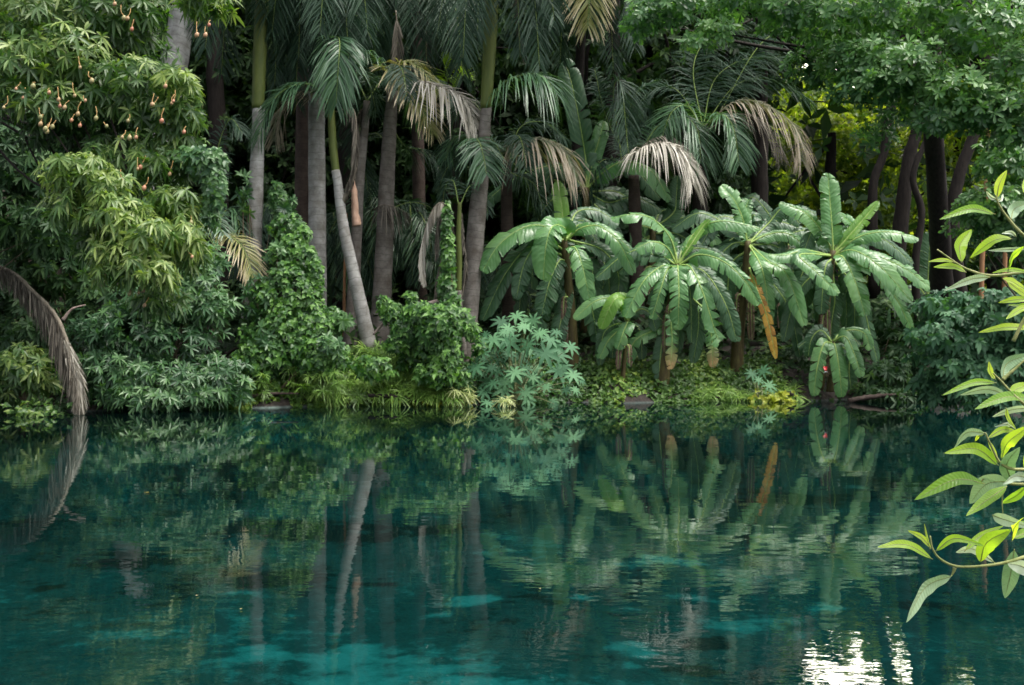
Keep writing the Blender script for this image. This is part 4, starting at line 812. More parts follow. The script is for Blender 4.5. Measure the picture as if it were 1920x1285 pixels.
def mango():
    D = 14.5
    root = thing('mango_tree', 'mango tree with pale hanging fruit filling the upper left corner', 'mango tree', (-11.2, 18.4, 0))
    reseed(51)
    tr = MB(); a = np.array([[-11.2, 18.4, -.2, .3], [-10.6, 17.6, 2, .26], [-9.6, 16.6, 4.5, .22], [-8., 16, 7, .16], [-6.6, 15.5, 9, .1]]); q = spline(a, 30); tube(tr, q[:, :3], q[:, 3], 14); tr.build('trunk', 'bark', root)
    up = [(60, 40, 14.2, 95, 60, .8, 90, .75), (190, 30, 14.6, 90, 55, .8, 70, .45), (120, 105, 14.0, 95, 50, .7, 75, .7), (30, 130, 13.8, 60, 60, .7, 50, .65),
          (230, 70, 15, 80, 50, .8, 50, .3), (270, 15, 14.6, 46, 45, .7, 34, .4), (375, 0, 14.2, 44, 24, .5, 26, .6), (410, -5, 14, 34, 26, .4, 16, .7),
          (260, 150, 14.2, 80, 50, .7, 65, .55), (338, 158, 13.9, 40, 26, .5, 30, .8), (180, 180, 14.4, 90, 50, .8, 60, .45), (80, 195, 14, 80, 40, .7, 55, .5),
          (250, 210, 14.4, 80, 40, .6, 50, .4), (340, 215, 14.1, 45, 28, .5, 32, .6), (150, 110, 15.4, 150, 110, 1, 130, .2), (60, -60, 14.5, 120, 60, 1, 80, .7), (220, -60, 14.5, 120, 60, 1, 80, .5),
          (-60, 100, 14.5, 90, 150, 1, 90, .5)]
    up = [(*b[:6], int(b[6] * 2.1), b[7]) for b in up]
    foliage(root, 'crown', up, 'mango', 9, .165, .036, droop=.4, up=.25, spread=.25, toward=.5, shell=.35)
    low = [(150, 320, 13.4, 62, 34, .5, 46, .72), (190, 355, 13.4, 60, 38, .5, 46, .8), (130, 385, 13.5, 45, 32, .5, 28, .65), (215, 400, 13.3, 70, 34, .5, 46, .8), (250, 440, 13.3, 75, 40, .5, 60, .85),
           (240, 490, 13.3, 80, 38, .5, 56, .85), (290, 510, 13.3, 40, 24, .4, 24, .9), (330, 380, 13.8, 45, 30, .5, 30, .65), (345, 440, 13.6, 35, 38, .4, 26, .85), (300, 310, 14.1, 60, 34, .6, 34, .4),
           (280, 370, 14.2, 60, 60, .6, 40, .4), (200, 270, 14.6, 90, 34, .7, 44, .2), (320, 270, 14.3, 60, 34, .5, 50, .5), (250, 300, 14.3, 90, 40, .6, 80, .45), (300, 560, 14.2, 50, 20, .4, 24, .6), (180, 440, 14.3, 40, 60, .5, 50, .5), (360, 470, 14.2, 30, 30, .4, 24, .5), (225, 345, 14.4, 120, 60, .6, 90, .35), (120, 250, 15, 90, 30, .7, 36, .15)]
    low = [(*b[:6], int(b[6] * 2.0), b[7]) for b in low]
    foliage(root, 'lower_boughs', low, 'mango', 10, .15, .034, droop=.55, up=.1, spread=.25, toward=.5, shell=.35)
    hub = [q[i, :3] for i in (17, 20, 23, 26)]
    branches(root, 'branch', hub, [P(b[0], b[1], b[2] + .25) for b in up + low], .03, .008, 'bark')
    fr = [(215, 6), (232, 32), (239, 33), (247, 53), (392, 45), (385, 64), (369, 64), (7, 200), (110, 185), (112, 197), (121, 200), (140, 178), (146, 212), (92, 172), (43, 182), (160, 187), (76, 218), (76, 231), (91, 234), (98, 236), (88, 245),
          (85, 240), (150, 234), (134, 224), (285, 194), (288, 195), (322, 192), (325, 188), (345, 246), (303, 225), (240, 225), (229, 256), (243, 257), (255, 256), (263, 312), (258, 315), (270, 351), (228, 335), (318, 325), (150, 125),
          (225, 416), (238, 450), (255, 442), (202, 482), (185, 497), (205, 482), (223, 530), (194, 533), (243, 549), (246, 543), (273, 517), (296, 503), (298, 508), (268, 544), (263, 538), (260, 547), (271, 571), (358, 416), (360, 480), (343, 474),
          (180, 220), (200, 235), (62, 160), (30, 165), (172, 150), (310, 160), (118, 310), (240, 380)]
    for i, (x, y) in enumerate(fr):
        d = (13.55 if y > 280 else 13.2) + RNG.uniform(-.25, .15); c = P(x, y + 2, d); r = RNG.uniform(.02, .034)
        mb = MB(); th = np.linspace(0, np.pi, 9); pth = c + np.stack([.15 * r * np.sin(th * 2), 0 * th, r * 1.15 * np.cos(th)], 1)
        tube(mb, pth, np.maximum(r * .92 * np.sin(th), .002), 10, 0, rnd=RNG.uniform(.25, 1))
        o = mb.build('fruit', 'fruit', root)
        st = MB(); top = c + np.array([RNG.normal(0, .03), .05, RNG.uniform(.06, .2)]); tube(st, spline([top, (top + c) / 2 + RNG.normal(0, .01, 3), c + np.array([0, 0, r])], 6), .005, 4); k = st.build('fruit_stalk', 'stalk', o)
mango()

def vine_mass(name, label, cat, blobs, mat='vine', L=.09, W=.1, D0=None, toward=.8, bright=.5, stems=True, nl=3, group=None, up=.3):
    b0 = blobs[0]; b = P(b0[0], b0[1], b0[2]); root = thing(name, label, cat, P(b0[0], 740, b0[2]), group)
    blobs = [(*x[:6], int(x[6] * 1.7), *x[7:]) for x in blobs]
    foliage(root, 'foliage', blobs, mat, nl, L, W, 'heart', .2, .3, up, bright, .6, toward=toward, rg=.75)
    if stems:
        branches(root, 'stem', P(b0[0], 745, b0[2] + .1), [P(x[0] + RNG.uniform(-.5, .5) * x[3], x[1] - RNG.uniform(0, .5) * x[4], x[2]) for x in blobs for _ in range(2)], .02, .006)
    return root
reseed(60)
vine_mass('vine', 'curtain of pale creeper hanging off the mango boughs', 'vine', [(385, 305, 13.8, 34, 28, .3, 160), (402, 345, 13.8, 18, 45, .22, 170), (396, 395, 13.9, 12, 34, .18, 90), (355, 300, 14, 34, 20, .3, 90), (408, 300, 13.8, 16, 18, .2, 60)],
          'shrub', .075, .05, bright=.8, stems=False)
vine_mass('vine_mound', 'tall mound of bright green creeper beside the grey trunks', 'vine', [(530, 640, 21.3, 80, 70, .8, 900), (540, 560, 21.4, 62, 70, .7, 900), (552, 485, 21.6, 40, 50, .6, 560, .55), (525, 500, 21.7, 26, 40, .4, 160, .25), (540, 430, 21.8, 34, 30, .5, 240, .35),
          (522, 372, 22, 16, 34, .4, 90, .2), (566, 440, 21.6, 16, 24, .3, 90, .6), (592, 520, 21.4, 14, 40, .3, 120, .6), (575, 620, 21.3, 60, 60, .6, 600, .4), (500, 600, 21.6, 45, 60, .6, 380, .3), (620, 600, 21.6, 30, 26, .4, 120, .4), (600, 670, 21, 60, 40, .6, 500), (480, 680, 21, 50, 40, .6, 380)], 'vine', .08, .066)
vine_mass('shrub', 'leafy green shrub under the fallen stalk right of the palms', 'shrub', [(700, 690, 20.9, 40, 24, .3, 90, .6), (820, 700, 20.9, 44, 24, .3, 120, .6), (770, 560, 21.5, 12, 14, .2, 24, .6), (722, 575, 21.5, 14, 20, .2, 50, .7), (896, 650, 21.2, 10, 20, .2, 30, .6), (850, 568, 21.3, 14, 18, .2, 50, .5), (790, 592, 21.3, 36, 24, .5, 200), (828, 612, 21.1, 42, 44, .6, 380, .45), (765, 622, 21.4, 30, 26, .5, 160, .35), (812, 650, 21.2, 30, 24, .5, 120, .6), (878, 618, 21.2, 18, 16, .3, 60, .5), (745, 645, 21.3, 26, 16, .3, 70, .5), (850, 600, 21.3, 34, 24, .5, 180), (840, 670, 21, 26, 34, .4, 200, .7), (735, 590, 21.6, 18, 22, .3, 80), (790, 665, 21.6, 50, 40, .4, 200, .15), (862, 716, 21.2, 24, 30, .3, 80, .3)], 'vine', .1, .06, bright=.55, stems=False)
vine_mass('vine_column', 'narrow column of creeper climbing the dead palm stub', 'vine', [(838, 540, 21.5, 16, 30, .2, 150, .5), (840, 480, 21.5, 11, 50, .16, 160, .6), (838, 420, 21.5, 8, 40, .12, 90, .5)], 'vine', .09, .075)
reseed(61)
def shrub(label, blobs, mat, nleaf, L, W, seed, D=None, name='shrub', cat='shrub', foot=None, **kw):
    reseed(seed); b0 = blobs[0]; base = P(b0[0], 755, b0[2]); root = thing(name, label, cat, base)
    foliage(root, 'foliage', [(*x[:6], int(x[6] * 1.35), *x[7:]) for x in blobs], mat, nleaf, L, W, **{'rg': .5, **kw})
    branches(root, 'stem', base + np.array([0, .2, 0]) if foot is None else P(*foot), [P(x[0], x[1], x[2]) for x in blobs for _ in range(2)], .025, .008)
    return root
shrub('blue green lance leafed shrub under the mango, left of the palms', [(300, 560, 19.8, 80, 50, .8, 130, .6), (360, 540, 20, 60, 50, .6, 110, .7), (250, 620, 19.8, 80, 50, .8, 130, .35), (330, 640, 20, 80, 50, .8, 130, .3), (395, 575, 20, 42, 26, .5, 46, .7), (380, 490, 20.4, 44, 34, .6, 60, .6)],
      'shrub', 9, .19, .042, 62, droop=.25, up=.4, spread=.35, toward=.6)
shrub('low blue green shrub spilling over the water under the left bank', [(220, 700, 19.5, 90, 46, .7, 170, .5), (310, 715, 19.7, 80, 40, .7, 150, .5), (390, 700, 20, 60, 40, .6, 110, .5), (180, 640, 19.9, 60, 60, .7, 100, .2), (260, 745, 19.3, 90, 22, .5, 90, .6), (360, 740, 19.6, 60, 22, .5, 70, .5), (430, 725, 20.1, 40, 30, .5, 60, .6)],
      'shrub', 9, .18, .038, 63, droop=.25, up=.35, spread=.35, toward=.7)
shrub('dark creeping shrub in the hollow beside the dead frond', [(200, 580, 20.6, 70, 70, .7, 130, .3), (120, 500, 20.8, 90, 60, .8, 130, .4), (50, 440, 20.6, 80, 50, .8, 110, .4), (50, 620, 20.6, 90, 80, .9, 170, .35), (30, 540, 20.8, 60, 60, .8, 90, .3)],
      'mango_dark', 9, .2, .055, 64, droop=.3, up=.3, spread=.3, toward=.5)
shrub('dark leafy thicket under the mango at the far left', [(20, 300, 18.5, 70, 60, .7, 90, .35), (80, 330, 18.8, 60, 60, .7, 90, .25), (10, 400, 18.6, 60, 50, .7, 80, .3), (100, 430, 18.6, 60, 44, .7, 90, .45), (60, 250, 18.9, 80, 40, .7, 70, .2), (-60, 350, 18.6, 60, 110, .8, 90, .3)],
      'mango_dark', 9, .2, .05, 59, foot=(-300, 700, 19.5), droop=.35, up=.3, spread=.3, toward=.5)
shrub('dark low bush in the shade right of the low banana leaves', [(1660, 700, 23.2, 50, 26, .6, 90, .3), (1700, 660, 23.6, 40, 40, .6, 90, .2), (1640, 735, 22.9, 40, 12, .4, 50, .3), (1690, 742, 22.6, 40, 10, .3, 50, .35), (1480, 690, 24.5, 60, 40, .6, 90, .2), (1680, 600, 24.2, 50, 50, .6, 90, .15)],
      'mango_dark', 8, .18, .055, 58, droop=.35, up=.3, spread=.3, toward=.5)
shrub('yellow green leafy shrub at the far left water edge', [(40, 680, 18.7, 50, 34, .5, 60, .6), (10, 710, 18.8, 40, 40, .5, 44, .5), (75, 710, 18.9, 30, 30, .4, 30, .6), (-40, 690, 18.8, 50, 50, .6, 50, .5)],
      'mango', 9, .2, .05, 65, droop=.35, up=.3, spread=.3, toward=.6)
shrub('whorled seedling leaves among the dark trunks at left', [(455, 350, 22, 14, 26, .2, 7, .7), (532, 385, 22, 20, 28, .3, 12, .8), (468, 385, 22, 14, 16, .2, 5, .7), (640, 600, 21.4, 22, 14, .3, 10, .7)], 'shrub', 9, .17, .05, 66, droop=.1, up=.3, spread=.3, toward=1.)
shrub('broad leafed shrub with blue green whorls in front of the vine mound', [(500, 640, 20.8, 24, 30, .3, 22, .7), (480, 560, 21, 26, 40, .3, 22, .4), (520, 475, 21.2, 20, 20, .3, 9, .9), (620, 650, 20.6, 24, 20, .3, 18, .6)], 'shrub', 9, .17, .05, 67, droop=.1, up=.3, spread=.3, toward=1.)
shrub('bluish bush with drooping oval leaves at the right water edge', [(1800, 640, 19.6, 90, 50, .8, 210, .4), (1870, 600, 19.4, 70, 60, .8, 190, .35), (1830, 700, 19.4, 90, 42, .8, 210, .6), (1740, 720, 20.2, 30, 30, .4, 50, .4), (1900, 690, 19.2, 60, 60, .7, 150, .5), (1780, 580, 20.2, 60, 36, .7, 110, .25), (1860, 745, 19, 70, 24, .5, 80, .6), (1960, 620, 19.2, 80, 120, .8, 200, .4), (1770, 745, 19.8, 30, 16, .3, 26, .5)],
      'bush', 7, .15, .065, 68, droop=.4, up=.2, spread=.3, toward=.6)
shrub('green leafy bush behind the overhanging branch at mid right', [(1860, 385, 17.5, 60, 34, .6, 110, .6), (1820, 420, 17.8, 40, 26, .5, 46, .5), (1890, 300, 17.5, 50, 50, .6, 110, .5), (1900, 430, 17.6, 50, 40, .6, 90, .35), (1960, 380, 17.5, 60, 110, .8, 150, .4)],
      'canopy', 8, .15, .05, 69, foot=(2050, 700, 18.6), prof='obov', droop=.15, up=.5, spread=.35, toward=.5)

def canopy_tree():
    root = thing('broadleaf_tree', 'spreading tree with blue green leaf tufts filling the upper right', 'tree', (7.6, 15.8, 0)); reseed(71)
    bl = [(1600, 110, 15.0, 64, 34, .7, 120, .7), (1690, 130, 14.8, 80, 40, .8, 170, .7), (1780, 170, 14.6, 80, 36, .8, 160, .7), (1640, 160, 14.9, 90, 28, .7, 110, .6), (1850, 200, 14.5, 70, 36, .8, 120, .65), (1760, 225, 14.7, 60, 26, .6, 60, .6),
          (1900, 230, 14.5, 60, 50, .8, 110, .4), (1560, 30, 15, 80, 36, .8, 110, .55), (1650, 20, 15, 60, 40, .8, 80, .6), (1480, 20, 15.2, 70, 30, .8, 90, .45), (1380, 5, 15.3, 70, 26, .8, 80, .45), (1250, 10, 15.4, 80, 40, .8, 100, .25),
          (1200, 35, 15.4, 40, 32, .6, 40, .2), (1340, 60, 15.2, 46, 20, .5, 36, .6), (1300, 85, 15.2, 30, 18, .4, 22, .7), (1850, 60, 14.6, 80, 50, .9, 120, .5), (1900, 130, 14.5, 60, 50, .8, 90, .45), (1800, 10, 14.7, 80, 40, .8, 80, .5), (1740, 20, 15, 40, 24, .5, 24, .6),
          (1700, 200, 15.6, 60, 30, .6, 40, .2), (1640, 250, 16.2, 40, 34, .7, 26, .15), (1960, 100, 14.6, 90, 160, 1, 180, .5), (1500, -70, 15.2, 250, 60, 1.2, 260, .5), (1560, 60, 16.5, 90, 40, .8, 120, .2), (1545, 130, 17, 40, 30, .5, 80, .25), (1500, 120, 17.2, 30, 30, .4, 30, .2), (1700, 50, 16.5, 120, 50, .8, 150, .25), (1860, 20, 16.5, 90, 50, .8, 110, .25), (1800, -80, 15, 200, 60, 1.2, 180, .5)]
    bl = [(*b[:6], int(b[6] * 1.4), *b[7:]) for b in bl]
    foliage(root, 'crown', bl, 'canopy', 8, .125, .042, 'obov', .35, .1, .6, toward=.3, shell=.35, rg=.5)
    a = np.array([[*P(1775, 700, 24), .32], [*P(1762, 440, 22), .22], [*P(1750, 250, 20.5), .19], [*P(1745, 130, 19.5), .17], [*P(1748, 70, 19), .16]]); q = spline(a, 30)
    mb = MB(); tube(mb, q[:, :3], q[:, 3], 14, lump=.05); mb.build('trunk', 'bark', root)
    f = q[-1, :3]
    mb = MB()
    for e, r in (((1700, -20, 17.5), .12), ((1800, -30, 17.5), .13), ((1660, 120, 16), .05), ((1830, 150, 16), .07), ((1720, 150, 15.5), .04)):
        p = spline([f, (f + P(*e)) / 2 + RNG.normal(0, .1, 3), P(*e)], 14); tube(mb, p, np.linspace(.13, r * .8, 14), 8)
    mb.build('limb', 'bark', root)
    branches(root, 'branch', [f, q[22, :3], q[26, :3]], [P(*b[:3]) for b in bl], .05, .012, 'bark')
canopy_tree()

# ------------------------------------------------------------------ trees further back
def back_tree(label, D, stem, blobs, seed, mat='dark', L=.22, W=.08, nleaf=7, bark='bark', **kw):
    reseed(seed); root = thing('forest_tree', label, 'tree', P(stem[0][0], stem[0][1], D), 'trees of the dark forest behind the bank')
    a = np.array([[*P(p[0], p[1], D), p[2] / 2 / F * D] for p in stem]); q = spline(a, 30); mb = MB(); tube(mb, q[:, :3], q[:, 3], 12, lump=.05); mb.build('trunk', bark, root)
    if blobs:
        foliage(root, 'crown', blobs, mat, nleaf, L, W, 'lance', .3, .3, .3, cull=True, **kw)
        branches(root, 'branch', [q[15, :3], q[22, :3], q[28, :3]], [P(*b[:3]) for b in blobs], .08, .02, 'bark')
    return root
back_tree('dark slanting trunk in front of the sunlit leaves', 25.5, [(1690, 640, 36), (1684, 480, 29), (1694, 380, 27), (1704, 300, 24), (1720, 230, 20), (1716, 120, 16)], [], 81)
back_tree('thin dark trunk curving left of the slanting trunks', 25.8, [(1640, 560, 22), (1636, 360, 17), (1657, 290, 16), (1668, 215, 19), (1692, 110, 15), (1700, 0, 12)], [], 82)
back_tree('dark trunk forking right behind the overhanging branch', 25, [(1810, 640, 36), (1786, 430, 26), (1798, 330, 22), (1830, 240, 20), (1850, 120, 20), (1862, 0, 16)], [], 83)
back_tree('crooked dark stem between the banana tips and the forked trunks', 24.8, [(1722, 640, 16), (1716, 500, 14), (1728, 400, 13), (1712, 330, 12), (1742, 250, 10), (1770, 180, 8)], [], 95)
back_tree('slim orange brown trunk in the gloom at right', 24, [(1838, 640, 9), (1842, 480, 9), (1850, 330, 8), (1852, 200, 7)], [], 84, bark='bark_brown')
back_tree('second slim orange brown trunk further right', 24, [(1882, 640, 8), (1884, 500, 8), (1890, 380, 7), (1892, 260, 6)], [], 85, bark='bark_brown')
back_tree('tall dark tree behind the crownshaft palm at left', 28, [(405, 640, 44), (410, 300, 36), (400, 100, 30), (395, -200, 20)],
          [(400, -60, 28, 170, 110, 2, 260), (300, 60, 28.5, 120, 110, 2, 170), (430, 150, 29, 100, 110, 1.6, 150), (340, 300, 28.5, 120, 120, 1.6, 180), (200, -100, 28, 170, 120, 2, 230)], 86)
back_tree('dark tree filling the gaps between the grey palm trunks', 28.5, [(640, 640, 40), (650, 300, 34), (655, 100, 28), (660, -200, 20)],
          [(640, -70, 28.5, 180, 100, 2, 280), (560, 120, 29, 120, 130, 1.8, 200), (700, 90, 29, 120, 110, 1.8, 190), (650, 330, 29.4, 140, 130, 1.6, 220), (520, 380, 29, 90, 130, 1.6, 140)], 87)
back_tree('dark tree behind the yellowing palm fronds', 29, [(840, 640, 40), (850, 300, 34), (855, 60, 26), (860, -200, 20)],
          [(850, -60, 29, 180, 100, 2, 280), (820, 120, 29.5, 110, 90, 1.6, 110), (960, 90, 29, 110, 120, 1.8, 190), (850, 330, 29.5, 140, 130, 1.6, 220), (980, 300, 29, 110, 120, 1.6, 180)], 88)
back_tree('leafy dark tree above the tall banana plant', 27.5, [(1140, 640, 40), (1145, 300, 34), (1150, 60, 26), (1150, -200, 20)],
          [(1130, -50, 27.5, 160, 110, 2, 280, .6), (1080, 110, 28, 110, 90, 1.6, 170), (1240, 110, 28, 120, 110, 1.8, 220, .5), (1140, 300, 28.5, 140, 130, 1.6, 220, .3), (1290, 330, 28.6, 110, 130, 1.6, 180, .3)], 89)
back_tree('dark tree behind the drooping fronds right of centre', 28, [(1420, 640, 40), (1425, 300, 30), (1425, 60, 26), (1420, -200, 20)],
          [(1400, -40, 28, 150, 110, 2, 260, .5), (1350, 150, 28.5, 120, 110, 1.6, 200, .3), (1440, 110, 28.2, 60, 80, 1.2, 90, .3)], 90)
back_tree('dark tree behind the far left brown trunk', 27, [(100, 640, 40), (105, 300, 34), (100, 60, 26), (95, -200, 20)],
          [(80, -60, 27, 180, 110, 2, 250), (60, 180, 27.5, 150, 130, 1.8, 230), (180, 330, 28, 120, 130, 1.6, 190), (0, 380, 27.5, 110, 130, 1.6, 170), (-140, 100, 27, 120, 260, 2, 250)], 91)
back_tree('dark tree in the gloom behind the right bush', 27, [(1870, 640, 40), (1875, 300, 34), (1880, 60, 26), (1880, -200, 20)],
          [(1880, -60, 27, 150, 90, 1.6, 160), (1910, 330, 27, 90, 80, 1.4, 110, .2), (1860, 470, 27, 120, 60, 1.4, 150, .2), (1980, 150, 27, 90, 200, 2, 170, .3), (1700, -120, 28, 200, 70, 2, 160)], 92)
back_tree('sunlit yellow green tree seen through the gap at right', 36, [(1560, 600, 30), (1555, 400, 24), (1560, 250, 16)],
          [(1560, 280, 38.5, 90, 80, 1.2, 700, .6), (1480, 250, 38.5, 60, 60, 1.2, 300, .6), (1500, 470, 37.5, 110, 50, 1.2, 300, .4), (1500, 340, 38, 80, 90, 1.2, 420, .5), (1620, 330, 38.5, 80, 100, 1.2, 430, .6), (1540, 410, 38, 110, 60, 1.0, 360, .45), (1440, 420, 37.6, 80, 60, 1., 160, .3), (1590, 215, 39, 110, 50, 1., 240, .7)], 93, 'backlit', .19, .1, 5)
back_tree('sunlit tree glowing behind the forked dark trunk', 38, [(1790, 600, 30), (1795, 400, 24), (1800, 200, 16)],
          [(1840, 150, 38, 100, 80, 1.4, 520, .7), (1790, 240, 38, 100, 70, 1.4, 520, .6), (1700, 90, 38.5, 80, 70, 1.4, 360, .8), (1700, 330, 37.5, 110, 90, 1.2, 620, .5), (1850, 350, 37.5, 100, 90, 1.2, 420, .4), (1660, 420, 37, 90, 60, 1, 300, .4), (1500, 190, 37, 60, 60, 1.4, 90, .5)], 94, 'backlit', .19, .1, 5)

# the wood behind everything, which reads as one dark mass
def forest():
    reseed(99); mb = MB(); mb2 = MB()
    for n, y0, y1, L, W in ((36000, 30, 34, .42, .2), (22000, 34, 37, .95, .42)):
        x = RNG.uniform(-26, 26, n); y = RNG.uniform(y0, y1, n); z = RNG.uniform(1, 20, n)
        top = 17 + 1.6 * np.sin(x * .55) + 1.2 * np.sin(x * 1.37 + 1); p = np.stack([x, y, z], 1)
        az = 960 + F * x / y; ez = 642.5 - F * (z - H) / y
        g = ((az > 1425) & (az < 1960) & (ez < 560) & (ez > 95)) | ((az > 1960) & (az < 2400) & (ez < 560))
        k = keep(p) & (z < top) & ~(g & (RNG.uniform(0, 1, n) < .975))
        p = p[k]; ax = nrm(RNG.normal(size=p.shape) + np.array([0, -.5, .5]))
        tone = np.clip(.35 + .2 * np.sin(p[:, 0] * 1.1) * np.cos(p[:, 2] * .9) + RNG.normal(0, .15, len(p)), 0, 1)
        whorls(mb, p, ax, 4, L, W, .3, .2, tone, 'low')
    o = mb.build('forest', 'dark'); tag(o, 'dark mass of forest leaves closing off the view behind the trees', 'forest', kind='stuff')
    for n, y0, y1, L, W in ((42000, 60, 65, .34, .2), (7000, 65, 70, 1.3, .6)):
        x = RNG.uniform(9, 44, n); y = RNG.uniform(y0, y1, n); z = RNG.uniform(1, 21, n); p = np.stack([x, y, z], 1)
        k = keep(p) & (z < 20 + .8 * np.sin(x * .8)); p = p[k]; ax = nrm(RNG.normal(size=p.shape) + np.array([0, -.5, .5]))
        whorls(mb2, p, ax, 4, L, W, .3, .2, np.clip(RNG.normal(.4, .25, len(p)), 0, 1), 'low')
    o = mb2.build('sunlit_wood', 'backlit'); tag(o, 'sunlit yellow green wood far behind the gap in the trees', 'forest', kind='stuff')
forest()

# ------------------------------------------------------------------ undergrowth
def sedge_bed(name, label, spots, seed, Rpx=22, mat='sedge', kind=None, nray=22):
    """umbrella sedges: a ring of long blades on top of each stem"""
    reseed(seed); mb = MB(); st = MB()
    for (px, py, D) in spots:
        c = P(px, py, D); R = Rpx / F * D * RNG.uniform(.7, 1.25); ax = nrm(np.array([RNG.normal(0, .35), -.4 + RNG.normal(0, .25), 1])); 
        whorls(mb, c[None], ax[None], nray, R, R * .07, .25, .45, np.array([np.clip(RNG.normal(.5, .25), 0, 1)]), 'strap')
        g = np.array([c[0] + RNG.normal(0, .1), c[1] + .15, max(ground_z(np.array(c[0]), np.array(c[1] + .2)), -.1)]); tube(mb, spline([g, (g + c) / 2 + RNG.normal(0, .04, 3), c], 6), .006, 4, 0, rnd=.3)
    return tag(mb.build(name, mat), label, 'sedge', kind='stuff')
def edge_py(px):
    D = 21.
    for _ in range(4): D = float(edge(np.array((px - 960) / F * D)))
    return D
reseed(100)
sp = []
for i in range(210):
    px = RNG.uniform(600, 860); k = (px - 600) / 260; top = np.interp(px, [600, 650, 690, 760, 820, 860], [690, 655, 645, 650, 665, 700]); py = RNG.uniform(top, 748); D = np.interp(py, [640, 750], [22.6, 20.9]); sp.append((px, py, D))
sedge_bed('umbrella_sedge', 'bright umbrella sedge thicket at the foot of the leaning palm', sp, 101, 27)
sp = []
for i in range(240):
    px = RNG.uniform(1060, 1500); py = RNG.uniform(np.interp(px, [1060, 1200, 1340, 1500], [690, 692, 690, 712]), 748); D = np.interp(py, [680, 750], [24.6, 22.6]); sp.append((px, py, D))
sedge_bed('umbrella_sedge', 'darker umbrella sedge strip below the banana plants', sp, 102, 24)
sp = [(RNG.uniform(400, 640), RNG.uniform(690, 745), RNG.uniform(20.4, 21.2)) for i in range(90)]
sedge_bed('umbrella_sedge', 'sparse umbrella sedges below the vine mound', sp, 103, 20)
sp = [(RNG.uniform(840, 885), RNG.uniform(728, 752), RNG.uniform(20.9, 21.3)) for i in range(16)] + [(RNG.uniform(930, 960), RNG.uniform(745, 755), 20.7) for i in range(5)]
sedge_bed('variegated_grass', 'pale striped grass tufts left of the castor plant', sp, 104, 20, 'paleplant', nray=16)

def cover(name, label, x0, x1, h, n, mat, seed, L=.08, W=.06, back=1.7, front=0., tone=.5):
    """low creepers hugging the bank and trailing into the water"""
    reseed(seed); x = RNG.uniform(x0, x1, n); d = RNG.uniform(-front, back, n) - .22 * np.sin(x * 2.9) * np.sin(x * 1.1 + 1) - .12 * np.abs(np.sin(x * 7.3)); y = edge(x) + d
    z = np.maximum(ground_z(x, y), 0) + RNG.uniform(0, 1, n) ** 1.5 * h * np.clip((d + front + .1) * 1.6, .15, 1) * (.7 + .5 * np.sin(x * 2.3) ** 2)
    p = np.stack([x, y, z], 1); ax = nrm(np.array([0, -.6, .8]) + RNG.normal(0, .35, p.shape)); mb = MB()
    t = np.clip(tone + .25 * np.sin(x * 3.1) + RNG.normal(0, .22, n), 0, 1)
    whorls(mb, p, ax, 4, L, W, .25, .2, t, 'heart')
    return tag(mb.build(name, mat), label, 'ground cover', kind='stuff')
cover('ground_cover', 'yellow green creepers along the water left of the castor plant', -6.2, -.9, .34, 4200, 'cover', 111)
cover('ground_cover', 'dark creepers on the bank behind the castor plant', -1.2, 1.6, .5, 1500, 'vine', 112, tone=.3)
cover('ground_cover', 'mossy green creepers along the water under the banana plants', 1.2, 6.4, .22, 3300, 'cover', 113, tone=.3)
cover('ground_cover', 'dim creepers along the left water edge', -12, -5.8, .3, 2400, 'vine', 114, tone=.3)
cover('ground_cover', 'leaf litter plants on the shaded right bank', 6.2, 12.5, .12, 700, 'mango_dark', 115, back=2.4)
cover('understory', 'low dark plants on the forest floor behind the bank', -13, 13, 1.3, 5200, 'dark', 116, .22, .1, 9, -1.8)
for _i, (_a, _b, _w, _D, _m, _lb) in enumerate([((430, 752), (560, 738), 7, 20.6, 'trunk_dim', 'grey fallen stick at the water edge below the vine mound'), ((690, 742), (800, 757), 8, 21.0, 'bark', 'dark fallen stick dipping into the water left of the castor plant'),
      ((1270, 752), (1350, 746), 6, 22.9, 'trunk_dim', 'dim stick lying at the water edge under the star shaped banana'), ((1590, 752), (1720, 742), 9, 22.4, 'trunk_dim', 'long dim root along the shaded right water line'), ((1470, 736), (1500, 757), 8, 22.7, 'bark', 'brown root slanting into the water by the yellow water plant'),
      ((1640, 728), (1760, 716), 5, 23.0, 'trunk_dim', 'thin grey fallen branch on the dark right bank'), ((395, 690), (470, 640), 7, 21.4, 'bark', 'brown fallen rachis leaning in the dark hollow left of the vine mound')]):
    strip_thing('fallen_branch', _lb, 'fallen branch', [(_a[0], _a[1], _w), ((_a[0] + _b[0]) / 2, (_a[1] + _b[1]) / 2 - 5, _w * .9), (_b[0], _b[1], _w * .4)], _D, _m, 400 + _i, .15)
def tuft(label, px, D, n, h, mat, seed, w=.35):
    reseed(seed); b = P(px, 752, D); b[2] = .02; p = b + np.stack([RNG.normal(0, w, n), RNG.normal(0, .15, n), np.abs(RNG.normal(0, h, n))], 1)
    mb = MB(); whorls(mb, p, nrm(np.array([0, -.5, .8]) + RNG.normal(0, .3, p.shape)), 4, .09, .07, .3, .2, None, 'heart'); return tag(mb.build('water_plant', mat, None, b), label, 'water plant', kind='stuff')
tuft('yellow water plant below the castor seedling', 1450, 22.6, 90, .1, 'yellowplant', 121, .22)
tuft('small yellow plant left of the pale striped grass', 812, 21.3, 90, .09, 'yellowplant', 122, .4)
tuft('olive green water plant at the far left edge', 55, 18.2, 60, .12, 'mango', 123, .3)

